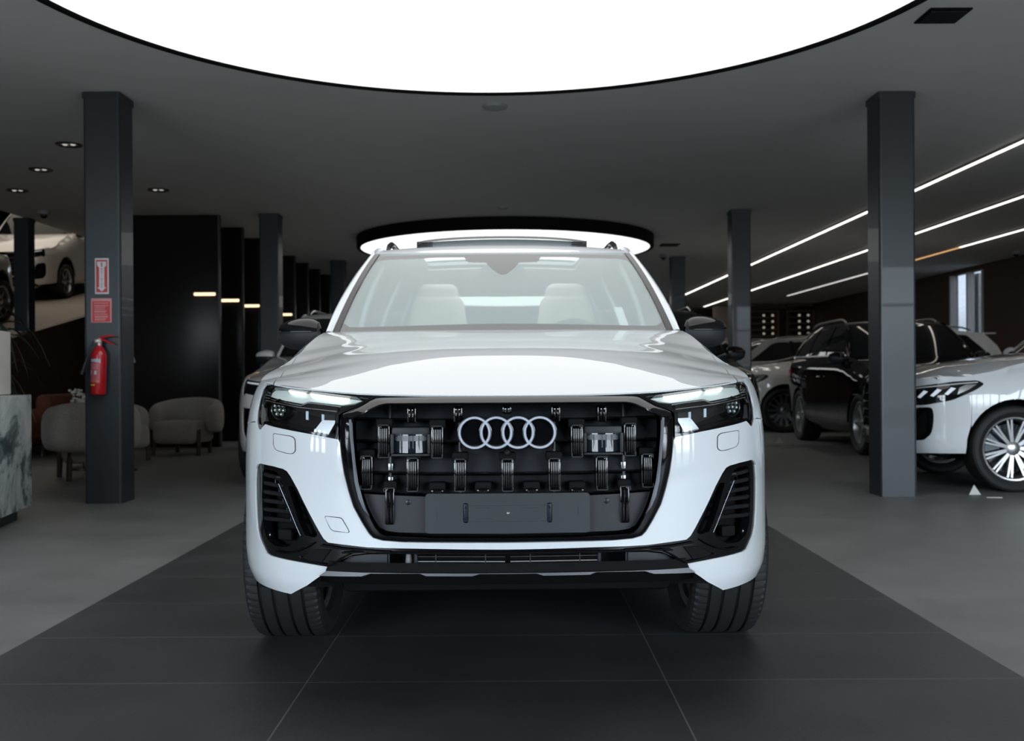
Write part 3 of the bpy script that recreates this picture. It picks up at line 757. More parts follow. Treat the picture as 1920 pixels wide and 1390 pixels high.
def hero_front(root, P):
    # grille surround: one closed frame lofted through traced outlines
    def corr(G, n1=34, n2=80): return np.concatenate([resamp(G[:6], n1), resamp(G[5:], n2)[1:]])
    A = corr(GO); B = corr(GI); N = len(A)
    w = np.clip((np.arange(N)-30)/5., 0, 1)      # 0 along the top, 1 along sides and bottom
    rows = []
    for k, ot, os_ in ((0., -.075, -.05), (0., -.006, .002), (.10, .004, .008), (.22, .011, .011), (.5, .022, .013), (.86, .034, .015), (1., .034, .010), (1., .015, -.004), (1., -.09, -.09)):
        rows.append([(A[i][0]*(1-k)+B[i][0]*k, A[i][1]*(1-k)+B[i][1]*k, ot*(1-w[i])+os_*w[i]) for i in range(N)])
    m = MB()
    R3 = [[pt(*p) for p in r] for r in rows]
    for sg in (1, -1):
        V = [Vector((sg*p[0], p[1], p[2])) for r in R3 for p in r]; F = []
        for a in range(len(R3)-1):
            for i in range(N-1):
                f = (a*N+i, a*N+i+1, (a+1)*N+i+1, (a+1)*N+i); F.append(f if sg > 0 else f[::-1])
        m.add(V, F)
    gr = m.build('grille', GLOSSK, root, fix=False, sharp=28)
    so_ = [(654, 787, .016), (656, 822, .016), (659.5, 860, .016), (664, 905, .016), (671, 935, .016), (680, 955, .016), (690, 967, .014)]
    si_ = [(660.5, 786, .014), (662, 822, .014), (666, 868, .014), (671, 905, .014), (679, 936, .014), (685, 955, .014), (691, 967, .014)]
    sm_ = [((a[0]+b[0])/2, (a[1]+b[1])/2, .021) for a, b in zip(so_, si_)]
    ploft('trim_strip', [so_, sm_, si_], EMBLEM, gr, n=40)
    # backing and slats
    P('grille_backing', full(sol(GI, -.10)), MATTEK, lSF(-.14), parent=gr, rim=0, sp=.05)
    edge = pchip([757, 771, 785, 800, 835, 875, 908, 937, 966, 1000], [735, 690, 666, 664, 665, 669, 674, 682, 694, 712])
    for (y0, y1, o0, o1) in ((759, 785, -.125, -.075), (791, 826, -.125, -.070), (833, 885, -.125, -.068), (892, 924, -.12, -.07)):
        def row(y, o):
            return [(950, y, o), (800, y, o), (float(edge(y))+4, y-2.5, o)]
        ploft('grille_slat', [row(y0, o0), row((y0*2+y1)/3, o0*.8+o1*.2), row(y1, o1), row(y1+1, o1+.004), row(y1+3, o1+.003), row(y1+4, o1-.02)], pmat('slat_grey', (.036, .040, .047), rough=.5), gr, n=30, sharp=30)
        m = MB()
        for sg in (1, -1): tubep(m, [(955, y1+1.6, o1+.004), (800, y1+1.6, o1+.004), (float(edge(y1))+4, y1-1, o1+.004)], .0026, sg, 20)
        m.build('grille_bar', GLOSSK, gr)
    m = MB()
    for sg in (1, -1):
        for x in (731, 862): tubep(m, [(x, 760, -.075), (x, 925, -.075)], .006, sg, 10)
    m.each('grille_rib', SATINK, gr)
    m = MB()
    for sg in (1, -1):
        for (y0, y1) in ((869, 882), (894, 907)):
            p = pt(732, (y0+y1)/2, -.066); m.box((sg*p[0], p[1], p[2]), (.014, .01, (y1-y0)*.0017), .001)
    m.each('metal_clip', SILVER, gr)
    # blades (pairs of upright gloss bars in a U shaped holder)
    bl = [(950, 761, 776, 0), (858, 762, 793, 0), (771, 763, 794, 0),
          (718.5, 797, 858, 1), (818.5, 799, 859, 1), (686, 855, 917, 1), (772, 859, 921, 1), (861, 861, 921, 1), (950.5, 861, 921, 1), (904, 917, 926, 2), (818, 918, 927, 2), (729, 915, 985, 3)]
    capm = pmat('blade_cap', (.075, .08, .085), rough=.3)
    for (cx, y0, y1, kd) in bl:
        for sg in ((1, -1) if abs(cx-950) > 3 else (1,)):
            p0 = pt(cx, y0, -.02); p1 = pt(cx, y1, -.02); x = sg*float((p0[0]+p1[0])/2); zt, zb = float(p0[2]), float(p1[2]); y = float((p0[1]+p1[1])/2); h = zt-zb; zc_ = (zt+zb)/2
            m = MB()
            wd = .020 if kd in (0, 3) else .030
            m.box((x, y+.035, zc_), (wd+.010, .06, h), .005)
            for q in ((-1, 1) if kd in (0, 3) else (-1.5, -.5, .5, 1.5)):
                ww = .0082 if kd in (0, 3) else .0056
                xx = x+q*(.0052 if kd in (0, 3) else .0068); hh_ = h*(.44 if kd != 2 else .4)
                m.tube([(xx, y+.012, zc_+hh_), (xx, y-.003, zc_+hh_-.006), (xx, y-.007, zc_+hh_*.3), (xx, y-.007, zc_-hh_*.6), (xx, y-.003, zc_-hh_+.004), (xx, y+.010, zc_-hh_)], ww*.5, seg=10)
            b = m.build('grille_blade', GLOSSK, gr)
            if kd in (1, 3):
                m = MB()
                for ze, sgn in ((zt, -1), (zb, 1)):
                    if kd == 3 and ze == zb: continue
                    m.tube([(x-.0165, y-.006, ze+sgn*.012), (x-.0165, y-.006, ze+sgn*.002), (x-.014, y-.006, ze), (x+.014, y-.006, ze), (x+.0165, y-.006, ze+sgn*.002), (x+.0165, y-.006, ze+sgn*.012)], .0014, seg=6)
                m.each('blade_cap', capm, b)
            if kd == 0:
                m = MB()
                for q in (-1, 1): m.box((x+q*.005, y-.0165, zt-.010), (.004, .002, .004), .0008)
                m.each('bar_facet', SILVER, b)
            if kd in (1, 2, 3):
                MB().box((x, y+.045, zt+.004), (wd+.022, .05, .03), .006).build('blade_hood', MATTEK, b)
    # radar sensors
    for sg in (1, -1):
        c = pt(769.5, 832, -.035); c = Vector((sg*c[0], c[1], c[2]))
        m = MB()
        m.box(c+Vector((0, .03, .036)), (.124, .05, .03), .004, taper=(.96, 1)); m.box(c+Vector((-.058, .015, 0)), (.010, .05, .062), .002); m.box(c+Vector((.058, .015, 0)), (.010, .05, .062), .002); m.box(c+Vector((0, .02, -.036)), (.124, .05, .008), .003)
        h = m.build('radar_sensor', DARKG, gr)
        m = MB(); m.grid(lambda u, v: c+Vector(((u-.5)*.106, -.020*(1-(2*u-1)**2)+.010+.006*v, (v-.5)*.058)), 20, 4); m.build('sensor_glass', pmat('sensor_face', (.012, .016, .024), rough=.07), h, fix=False)
        m = MB(); m.grid(lambda u, v: c+Vector(((u-.5)*.100, -.0202*(1-(2*u-1)**2)+.012, .008+v*.017)), 20, 3); m.build('sensor_band', pmat('sensor_band', (.17, .18, .19), rough=.3), h, fix=False)
        m = MB()
        for q in (-.03, -.004, .008, .026): m.grid(lambda u, v, q=q: c+Vector((q+(u-.5)*.004, -.0206*(1-(q/.053)**2)+.012, (v-.5)*.05)), 2, 2)
        m.each('sensor_stripe', pmat('sensor_stripe', (.10, .11, .12), rough=.3), h, fix=False)
    # lower panel, plate holder
    lp = sol([(950, 933), (795, 931.5), (730, 929), (681, 926), (688, 948), (699, 972), (710, 989), (723, 995.5), (745, 998.5), (850, 1001), (950, 1002)], -.028)
    lpo = P('lower_panel', full(lp), DARKG, lSF(-.03), parent=gr, rim=.012)
    m = MB()
    for sg in (1, -1):
        p = pt(764, 942, -.028); m.lathe([(0, -.0015), (.006, -.0015), (.0085, -.0005), (.0095, .001)], c=(sg*p[0], p[1], p[2]), axis='Y', seg=6)
    m.each('panel_plug', SATINK, lpo)
    c = pt(950, 963, -.008); cx, cy, cz = 0, float(c[1]), float(c[2]); wpx = .00163
    out = rc([(-157*wpx, -38*wpx), (157*wpx, -38*wpx), (157*wpx, 38*wpx), (-157*wpx, 38*wpx)], .012, n=5)
    def plate(nm, o2, y0, y1, mat, par, holes=()):
        f = lambda x, z: np.stack([x, cy+y0+.09*(np.asarray(x))**2, cz+z], -1)
        return panel(nm, o2, mat, par, f, holes=holes, sp=.03, rim=y1-y0)
    slots = [rc([(x-5*wpx, -18*wpx), (x+5*wpx, -18*wpx), (x+5*wpx, 20*wpx), (x-5*wpx, 20*wpx)], .007, n=4) for x in (-80*wpx, 80*wpx)]
    ph = plate('number_plate_holder', out, 0, .018, PLATEG, root, slots)
    for x in (-80*wpx, 80*wpx):
        m = MB().box((x, cy+.010, cz+.001), (.016, .006, .058), .002)
        for dz in (.018, -.016): m.lathe([(.0, -.003), (.0012, -.003), (.0024, -.004), (.0036, -.003), (.0038, .002)], c=(x, cy+.006, cz+dz), axis='Y', seg=12)
        m.build('mounting_slot', pmat('slot_blue_black', (.012, .02, .035), rough=.35), ph)
    m = MB().lathe([(0, -.0005), (.003, -.0015), (.005, -.003), (.0062, -.0015), (.007, .001)], c=(.0015, cy+.001, cz+.002), axis='Y', seg=18); m.build('screw', SILVER, ph)
    m = MB()
    for (xa, xb, za, zb) in ((-.125, .125, .024, .0248), (-.125, .125, -.0248, -.024), (-.125, -.1242, -.024, .024), (.1242, .125, -.024, .024), (-.10, -.045, .0168, .0174), (-.10, -.045, -.0174, -.0168), (.04, .10, .0168, .0174), (.04, .10, -.0174, -.0168), (-.22, -.2192, -.02, .012), (.2192, .22, -.012, .02)):
        m.box(((xa+xb)/2, cy-.0004+.09*((xa+xb)/2)**2, cz+(za+zb)/2), (xb-xa, .001, zb-za))
    m.each('moulded_line', DARKG, ph)
    # emblem: four interlocked rings
    ce = pt(950, 811.5, -.004); ey, ez = float(ce[1]), float(ce[2])
    m = MB(); mb = MB(); k = .001652
    for i in range(4):
        x = (-61.5+41*i)*k; z = ez
        R_, r_ = 31.2*k, 25.6*k
        m.lathe([(r_, .010), (r_, -.001), (r_+.0018, -.0035), (R_-.0018, -.0035), (R_, -.001), (R_, .010), (r_, .010)], c=(x, ey-.002+i*.00004, z), axis='Y', seg=72)
        mb.lathe([(R_+.0028, .026), (R_+.0028, .004), (R_, .0025), (r_, .003), (r_-.0035, .008), (0, .010)], c=(x, ey, z), axis='Y', seg=64)
    em = m.build('emblem', EMBLEM, root, sharp=25)
    tag(em, 'chrome emblem of four interlocked rings', None)
    mb.build('emblem_base', GLOSSK, em, fix=False)
    m = MB(); p = pt(950, 849, -.02); m.lathe([(0, -.004), (.004, -.004), (.0055, -.006), (.0075, -.005), (.0105, 0), (.012, .015)], c=(0, p[1], p[2]), axis='Y', seg=24); m.build('front_camera', SATINK, gr)
    # lower intakes
    wl = sol(WHITE_LOW, -.006)
    low = sol([(800, 1068), (950, 1069.5)], -.006)
    op_c = sol([(950, 1037.5), (740, 1036.5), (692, 1036.5), (660, 1040), (640, 1049), (630, 1056), (650, 1062), (730, 1064.5), (950, 1066)], -.006)
    # the opening crosses the centre line, so the trim is built as an upper and a lower run joined at the sides
    op_i = rc([(494, 882), (500, 879.5), (518, 884), (526, 893), (535, 922), (546, 952), (556, 983), (562, 1003), (557, 1016), (536, 1026), (515, 1023), (501, 1010), (494, 985), (492, 930)], 4)
    chan = rc([(540, 911), (550, 911), (571, 950), (595, 1003), (589, 1008), (571, 1003), (559, 975)], 3)
    hc = full(op_c)
    hi = sol(op_i, -.006); ch = sol(chan, -.006)
    outer = full(wl+low)
    lg = P('lower_grille', outer, GLOSSK, lSF(-.006), holes=[hc, hi, [(-s, z) for s, z in hi], ch, [(-s, z) for s, z in ch]], rim=.03)
    for mir in (False, True):
        sg = -1 if mir else 1
        P('intake_backing', sol([(488, 875), (600, 880), (605, 1025), (500, 1035)], -.03), MATTEK, lS(-.065), parent=lg, mirror=mir, rim=0, sp=.04)
        m = MB()
        for i, y in enumerate((888, 904, 920.5, 936.5, 953, 970)):
            xr = 524+i*7.2
            tubep(m, [(496, y, -.022), (500, y+1.5, -.016), (xr-2, y+7, -.022), (xr+6, y+8, -.03)], [.0065, .0075, .0075, .006], sg)
        m.each('intake_louvre', SATINK, lg)
        m = MB()
        for i, y in enumerate((905, 922, 941, 958, 976)):
            x = 517+i*7; tubep(m, [(x, y, -.008), (x, y-6, -.008), (x+7, y-5, -.008), (x+9, y+1, -.008)], .0011, sg, seg=5)
        tubep(m, [(523, 907, -.004), (541, 950, -.004), (556, 988, -.004), (563, 1004, -.004)], .0014, sg)
        m.each('intake_edge', DCHROME, lg)
        m = MB(); p = pt(509, 1003, -.028); m.lathe([(0, -.012), (.006, -.011), (.011, -.006), (.0135, .004)], c=(sg*p[0], p[1], p[2]), axis='Y', seg=20); m.build('parking_sensor', GLOSSK, lg)
        p = pt(538, 1001, -.04); MB().box((sg*p[0], p[1], p[2]), (.055, .03, .036), .008, rot=(0, 0, sg*.4)).build('fog_bracket', MATTEK, lg)
        for nm, path in (('trim_highlight_rib', [(517, 1033, .002), (535, 1037, .006), (552, 1034, .008), (571, 1026, .008), (585, 1018, .004)]), ('trim_highlight_rib', [(560, 1044, .0), (566, 1049, .004), (590, 1056, .004), (611, 1060.5, .004), (619, 1060, .005), (640, 1045, .006), (655, 1038, .002)]), ('trim_highlight_rib', [(600, 1022, .002), (640, 1029, .004), (690, 1033, .004), (730, 1035, .002)]), ('trim_highlight_rib', [(640, 1036, .002), (690, 1035, .002), (760, 1037.5, .002), (950, 1038, .002)])):
            m = MB(); tubep(m, path, .0028, sg, 24); m.build(nm, GLOSSK, lg)  # gloss ribs added along the blade highlights to draw bright lines
        P('intake_flap', sol([(566, 1045), (590, 1030), (618, 1031), (601, 1054), (577, 1050)], -.0), MATTEK, lS(-.001), parent=lg, mirror=mir, rim=.006)
        P('intake_blank', sol([(636, 1056), (655, 1043), (690, 1039), (724, 1039), (724, 1061), (650, 1060)], -.03), DARKG, lS(-.03), parent=lg, mirror=mir, rim=.01)
    P('radiator_backing', full(sol([(950, 1034), (620, 1034), (620, 1068), (950, 1068)], -.10)), MATTEK, lSF(-.13), parent=lg, rim=0, sp=.05)
    for (y, r, mt) in ((1059.5, .0042, pmat('fin_light', (.55, .58, .60), rough=.4)), (1053.5, .0022, pmat('fin_mid', (.32, .34, .35), rough=.4)), (1048.5, .0016, MATS['matte_black']), (1044.5, .0012, pmat('fin_dim', (.12, .125, .13), rough=.4))):
        m = MB()
        for sg in (1, -1): tubep(m, [(955, y, -.07), (776, y-.6, -.07)], r, sg, 14)
        m.each('radiator_fin', mt, lg)
    m = MB()
    for sg in (1, -1):
        for x in (908, 815): tubep(m, [(x, 1038, -.03), (x, 1064, -.03)], .0018, sg, 3)
        tubep(m, [(778, 1038, -.065), (778, 1062, -.065)], .006, sg, 3); tubep(m, [(727, 1038, -.04), (727, 1063, -.04)], .004, sg, 3)
    m.each('radiator_post', DARKG, lg)
    p = pt(765, 1050, -.09); MB().cyl((-p[0], p[1], p[2]-.02), (-p[0], p[1], p[2]+.02), .012, .009).build('radiator_bottle', pmat('bottle_grey', (.30, .30, .30), rough=.5), lg)
    # skid plate: the grey upper face leans outwards, the valance below tucks under, its shade painted in as black
    gb = [(950, 1070), (800, 1069), (700, 1067), (620.5, 1063.5), (600, 1078), (677, 1079.5), (693, 1074.5), (785, 1075), (797, 1079.5), (883, 1080), (897, 1076), (950, 1076)]
    g3 = sol(gb, .002); zr = g3[0][1]
    P('skid_plate', full(g3), SKIDG, lSF(.004, .3, zr+.004), rim=.03)
    P('lower_valance', full(sol([(950, 1071), (800, 1070), (640, 1068), (618, 1066), (574, 1097.5), (590, 1101), (700, 1104), (950, 1105)], -.01)), MATTEK, lSF(-.012, -1.6, zr-.02), rim=.03)
    for mir in (False, True):
        sg = -1 if mir else 1
        covered('washer_cover', rc([(513.5, 812), (549, 817.5), (555, 823), (555.5, 846), (550, 851.5), (538, 850.5), (518, 844), (513.5, 835)], 4), P, mir, root)
    covered('tow_eye_cover', rc([(607, 967), (640, 970), (655, 997), (652, 999), (624, 996), (618, 991)], 5), P, True, root)
    # ---- windscreen border print
    f = Lws(-.006)
    def solw(px, py):
        a, b = T(px, py); u, v = a/310., (620-py)/140.
        for _ in range(12):
            def pr(u, v):
                p = f(np.array(u), np.array(v)); d = p[1]+D0; return np.array([p[0]*FX/d-a, (H0-p[2])*FX/d-b])
            e = pr(u, v); J = np.stack([(pr(u+1e-4, v)-e)/1e-4, (pr(u, v+1e-4)-e)/1e-4], 1); du = np.linalg.solve(J, -e); u += du[0]; v += du[1]
        return (float(u), float(v))
    inn = [(950, 607), (882, 608), (780, 611), (688, 614), (662, 614), (652, 607), (651, 598), (678, 547), (708, 498), (717, 489), (733, 486.5), (805, 484), (878, 483), (886, 492), (919, 492.5), (930, 503), (944, 513), (950, 514)]
    iw = [solw(*p) for p in inn]; iw[0] = (0, iw[0][1]); iw[-1] = (0, iw[-1][1])
    hole = full(iw)
    us = np.linspace(-.985, .985, 12)
    ring = [(float(u), .0) for u in us]+[(float(u), 1.) for u in us[::-1]]
    def fw(u, v): return f(u, v)
    panel('windscreen_border', [(u, v*.5) for u, v in ring], MATTEK, root, lambda u, v: f(u, np.asarray(v)*2), holes=[[(u, v*.5) for u, v in hole]], sp=.05, rim=0)
    veil = bpy.data.materials.new('windscreen_veil'); veil.use_nodes = True; nt_ = veil.node_tree; nt_.nodes.clear()  # added sheet whose pale colour lifts the windscreen like veiling light
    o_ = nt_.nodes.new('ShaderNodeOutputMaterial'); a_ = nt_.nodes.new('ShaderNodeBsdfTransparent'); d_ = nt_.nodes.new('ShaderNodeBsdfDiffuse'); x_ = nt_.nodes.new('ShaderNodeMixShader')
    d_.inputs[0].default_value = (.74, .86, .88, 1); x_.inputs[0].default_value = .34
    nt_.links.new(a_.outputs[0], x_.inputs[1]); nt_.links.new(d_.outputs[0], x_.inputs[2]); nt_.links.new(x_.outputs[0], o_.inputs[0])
    panel('windscreen_veil', [(u, v*.5) for u, v in hole], veil, root, lambda u, v: Lws(-.010)(u, np.asarray(v)*2), sp=.06, rim=0)
    p = Lws(-.02)(np.array(0.0), np.array(.955)); MB().box((0, p[1]+.03, p[2]-.02), (.11, .08, .03), .01, rot=(.5, 0, 0)).build('rain_sensor', DASH, root)
    # ---- roof fittings
    df = MB(); n = 30
    def fy(x): return 2.62+.10*(x/.49)**2
    def fz(x): return 1.765-.008*(x/.49)**2
    df.grid(lambda u, v: Vector(((u-.5)*.97, fy((u-.5)*.97)+.02*v, fz((u-.5)*.97)-.012+.052*v)), n, 4)
    d1 = df.build('wind_deflector', pmat('deflector_mesh', (.24, .28, .29), rough=.6), root, fix=False)
    m = MB()
    m.grid(lambda u, v: Vector(((u-.5)*.98, fy((u-.5)*.98)-.008+.07*v, fz((u-.5)*.98)+.040-.010*abs(u*2-1)**6+.022*sin(v*pi*.62))), n, 6); m.build('deflector_lip', pmat('deflector_grey', (.09, .10, .105), rough=.45), d1, fix=False)
    m = MB()
    for sg in (1, -1):
        for q in (0, .012, .024): m.box((sg*.445, fy(.445)-.006, 1.770+q), (.09, .014, .005), .0015)
        m.box((sg*.487, fy(.487)+.02, 1.782), (.008, .06, .042), .002)
    m.each('deflector_clip', SATINK, d1)
    panel('sunroof_glass', rc([(-.50, 3.42), (.50, 3.42), (.48, 4.25), (-.48, 4.25)], .05), GLOSSK, root, Lroof(.016), sp=.06, rim=.012)
    # ---- cabin
    hole2 = rc([(-.47, 2.70), (.47, 2.70), (.47, 3.40), (-.47, 3.40)], .05)
    panel('headliner', [(-.62, 2.36), (.62, 2.36), (.64, 3.2), (.56, 4.65), (-.56, 4.65), (-.64, 3.2)], CREAM, root, Lroof(-.04), holes=[hole2], sp=.1, rim=.01)
    MB().box((0, 1.98, 1.10), (1.46, .46, .20), .06, seg=3).box((.38, 2.02, 1.20), (.42, .22, .07), .03, seg=3).build('dashboard', DASH, root)
    MB().box((0, 3.2, .80), (1.5, 2.9, .10), .02).box((0, 2.9, .95), (.26, 1.0, .26), .05).build('cabin_floor', DASH, root)
    MB().lathe([(.17+.016*cos(a), .016*sin(a)) for a in np.linspace(0, 2*pi, 11)], axis='Y', seg=40).add([], []).box((0, .03, 0), (.12, .06, .09), .02).box((0, .015, 0), (.32, .015, .03), .006)
    m = MB(); m.lathe([(.175+.016*cos(a), .016*sin(a)) for a in np.linspace(0, 2*pi, 11)], axis='Y', seg=40); m.box((0, .03, 0), (.13, .06, .10), .02); m.box((0, .015, 0), (.33, .015, .03), .006)
    st = m.build('steering_wheel', DASH, root); st.location = (.38, 2.26, 1.155); st.rotation_euler = (-.38, 0, 0)
    for sg in (1, -1):
        m = MB()
        m.box((sg*.39, 2.62, .93), (.50, .52, .16), .06, seg=4); m.box((sg*.385, 2.93, 1.19), (.48, .15, .66), .07, rot=(-.2, 0, 0), seg=5, taper=(.62, 1))
        s_ = m.build('front_seat', CREAM, root)
        MB().box((sg*.385, 2.99, 1.475), (.27, .12, .21), .05, rot=(-.15, 0, 0), seg=5, taper=(.88, 1)).build('headrest', CREAM, s_)
    m = MB().box((0, 3.75, .92), (1.36, .5, .16), .05, seg=3).box((0, 4.02, 1.12), (1.36, .15, .42), .06, rot=(-.3, 0, 0), seg=3); rs = m.build('rear_seat', CREAM, root)
    for x in (-.42, .42): MB().box((x, 4.10, 1.36), (.24, .09, .13), .035, seg=4).build('headrest', CREAM, rs)
    for sg in (1, -1): MB().box((sg*.80, 3.0, 1.08), (.05, 2.3, .30), .02).build('door_card', CREAM, root)
    MB().box((0, 2.36, 1.585), (.24, .03, .065), .02, seg=3).cyl((0, 2.37, 1.60), (0, 2.33, 1.68), .008).build('rear_view_mirror', GLOSSK, root)
    p = np.array(Lws(-.012)(np.array(.755), np.array(.06)))
    q = np.array(Lws(-.012)(np.array(.70), np.array(.27)))
    m = MB(); m.grid(lambda u, v: Vector(Lws(-.012)(np.array(.70+.055*u-.0*v), np.array(.04+.22*v))), 3, 4); m.build('paper_slip', pmat('paper', (.8, .8, .8), rough=.7), root, fix=False)

# ------------------------------------------------------------------ the building
CEIL = 3.35
def coordmat(name, fn, rough=.5, spec=.5):
    m = bpy.data.materials.new(name); m.use_nodes = True; nt = m.node_tree; b = nt.nodes['Principled BSDF']
    b.inputs['Roughness'].default_value = rough; b.inputs['Specular IOR Level'].default_value = spec
    tcn = nt.nodes.new('ShaderNodeTexCoord'); fn(nt, tcn, b); MATS[name] = m; return m
def tiles(dark):
    def fn(nt, tcn, b):
        mp = node(nt, 'ShaderNodeMapping'); mp.inputs['Location'].default_value = (1.913, 20.0-.08+.0, 0)
        nt.links.new(tcn.outputs['Object'], mp.inputs['Vector'])
        br = node(nt, 'ShaderNodeTexBrick'); br.offset = 0; br.squash = 1
        br.inputs['Scale'].default_value = 1; br.inputs['Mortar Size'].default_value = .003; br.inputs['Mortar Smooth'].default_value = .2
        br.inputs['Brick Width'].default_value = 1.213; br.inputs['Row Height'].default_value = .6; br.inputs['Bias'].default_value = 0
        base = (.046, .050, .052) if dark else (.175, .182, .178)
        br.inputs['Color1'].default_value = (*base, 1); br.inputs['Color2'].default_value = (*[c*.93 for c in base], 1)
        br.inputs['Mortar'].default_value = (.12, .125, .12, 1) if dark else (.16, .166, .162, 1)
        nt.links.new(mp.outputs[0], br.inputs['Vector'])
        nz = node(nt, 'ShaderNodeTexNoise'); nz.inputs['Scale'].default_value = 2.2; nz.inputs['Detail'].default_value = 8; nt.links.new(tcn.outputs['Object'], nz.inputs['Vector'])
        nz2 = node(nt, 'ShaderNodeTexNoise'); nz2.inputs['Scale'].default_value = 60; nz2.inputs['Detail'].default_value = 4; nt.links.new(tcn.outputs['Object'], nz2.inputs['Vector'])
        mr = node(nt, 'ShaderNodeMapRange'); mr.inputs['From Min'].default_value = .3; mr.inputs['From Max'].default_value = .7; mr.inputs['To Min'].default_value = .86; mr.inputs['To Max'].default_value = 1.14
        nt.links.new(nz.outputs['Fac'], mr.inputs['Value'])
        mx = node(nt, 'ShaderNodeMix', data_type='RGBA', blend_type='MULTIPLY'); mx.inputs['Factor'].default_value = 1
        nt.links.new(br.outputs['Color'], mx.inputs['A']); nt.links.new(mr.outputs[0], mx.inputs['B']); nt.links.new(mx.outputs['Result'], b.inputs['Base Color'])
        mr2 = node(nt, 'ShaderNodeMapRange'); mr2.inputs['To Min'].default_value = .30 if dark else .42; mr2.inputs['To Max'].default_value = .46 if dark else .55
        nt.links.new(nz.outputs['Fac'], mr2.inputs['Value']); nt.links.new(mr2.outputs[0], b.inputs['Roughness'])
        bp = node(nt, 'ShaderNodeBump'); bp.inputs['Strength'].default_value = .15; bp.inputs['Distance'].default_value = .004
        nt.links.new(nz2.outputs['Fac'], bp.inputs['Height']); nt.links.new(bp.outputs[0], b.inputs['Normal'])
    return fn
FLIGHT = coordmat('light_floor_tile', tiles(False), .45); FDARK = coordmat('dark_floor_tile', tiles(True), .35)
def woodfn(c1, c2, axis=1, scale=9.):
    def fn(nt, tcn, b):
        s = node(nt, 'ShaderNodeSeparateXYZ'); nt.links.new(tcn.outputs['Object'], s.inputs[0])
        ad = node(nt, 'ShaderNodeMath', operation='ADD'); nt.links.new(s.outputs['X'], ad.inputs[0]); nt.links.new(s.outputs['Y'], ad.inputs[1])
        ml = node(nt, 'ShaderNodeMath', operation='MULTIPLY'); nt.links.new(ad.outputs[0], ml.inputs[0]); ml.inputs[1].default_value = scale
        fr = node(nt, 'ShaderNodeMath', operation='FRACT'); nt.links.new(ml.outputs[0], fr.inputs[0])
        rp = node(nt, 'ShaderNodeValToRGB'); rp.color_ramp.elements[0].position = .06; rp.color_ramp.elements[0].color = (c1[0]*.3, c1[1]*.3, c1[2]*.3, 1)
        rp.color_ramp.elements[1].position = .12; rp.color_ramp.elements[1].color = (*c1, 1); nt.links.new(fr.outputs[0], rp.inputs[0])
        nz = node(nt, 'ShaderNodeTexNoise'); nz.inputs['Scale'].default_value = 3; nt.links.new(tcn.outputs['Object'], nz.inputs['Vector'])
        mx = node(nt, 'ShaderNodeMix', data_type='RGBA'); mx.inputs['B'].default_value = (*c2, 1); nt.links.new(rp.outputs[0], mx.inputs['A'])
        mu = node(nt, 'ShaderNodeMath', operation='MULTIPLY'); mu.inputs[1].default_value = .5; nt.links.new(nz.outputs['Fac'], mu.inputs[0]); nt.links.new(mu.outputs[0], mx.inputs['Factor'])
        nt.links.new(mx.outputs['Result'], b.inputs['Base Color'])
    return fn
WOOD = coordmat('walnut_slats', woodfn((.085, .048, .030), (.05, .028, .018)), .55)
CEILM = pmat('ceiling_paint', (.80, .79, .78), rough=.9, noise=.03, nscale=1.5)
WALLK = pmat('black_partition', (.018, .017, .016), rough=.25, spec=.2)
STEEL = pmat('pillar_paint', (.030, .040, .049), rough=.42, coat=.1, bump=.03, bscale=40)
FY0, FY1 = -6.5, 34.0
struct(MB().box((1.6-1.913-8, (FY0+FY1)/2, -.05), (12.26-6.65, FY1-FY0, .1)).build('floor', FLIGHT)).location = (0, 0, 0)
bpy.data.objects['floor'].data.clear_geometry()
def flat(name, x0, x1, y0, y1, z, mat):
    # grid origin at (0, -20, 0) so the tile pattern keeps positive coordinates
    o = MB().add([(x0, y0+20, z), (x1, y0+20, z), (x1, y1+20, z), (x0, y1+20, z), (x0, y0+20, z-.1), (x1, y0+20, z-.1), (x1, y1+20, z-.1), (x0, y1+20, z-.1)], [(0, 1, 2, 3), (7, 6, 5, 4), (0, 4, 5, 1), (1, 5, 6, 2), (2, 6, 7, 3), (3, 7, 4, 0)]).build(name, mat, smooth=False)
    o.location = (0, -20, 0); return o
bpy.data.objects.remove(bpy.data.objects['floor'])
struct(flat('floor', -14, -1.913, FY0, FY1, 0, FLIGHT)); struct(flat('floor', 1.726, 14, FY0, FY1, 0, FLIGHT)); struct(flat('floor', -1.913, 1.726, FY0, FY1, 0, FDARK))
struct(MB().box((1.6, (FY0+FY1)/2, CEIL+.1), (17.4, FY1-FY0, .2)).build('ceiling', CEILM, smooth=False))
# right wall with a tall window, back wall
XR = 10.25; XL = -7.0
wy0, wy1 = 22.0-D0, 23.7-D0
m = MB().box((XR+.1, (FY0+wy0)/2, CEIL/2), (.2, wy0-FY0, CEIL)).box((XR+.1, (FY1+wy1)/2, CEIL/2), (.2, FY1-wy1, CEIL)).box((XR+.1, (wy0+wy1)/2, CEIL-.05), (.2, wy1-wy0, .1))
struct(m.build('wall_right', WOOD, smooth=False))
win = thing('window_1', '', '', (0, 0, 0)); del win['label']; del win['category']; win['kind'] = 'structure'
m = MB()
TRIMW = pmat('window_trim', (.55, .53, .53), rough=.5)
for y in (wy0+.04, wy0+.78, wy1-.04): m.box((XR+.06, y, 1.62), (.16, .07, 3.24))
m.box((XR+.34, wy0+1.02, 1.62), (.10, .30, 3.24))
m.each('window_frame', TRIMW, win)
MB().box((XR+.12, (wy0+wy1)/2, 1.65), (.01, wy1-wy0, 3.3)).build('window_pane', glassmat('window_tint', (.27, .28, .29), 1.45), win)
struct(MB().box((1.6, FY1+.1, CEIL/2), (17.4, .2, CEIL)).build('wall_back', WOOD, smooth=False))
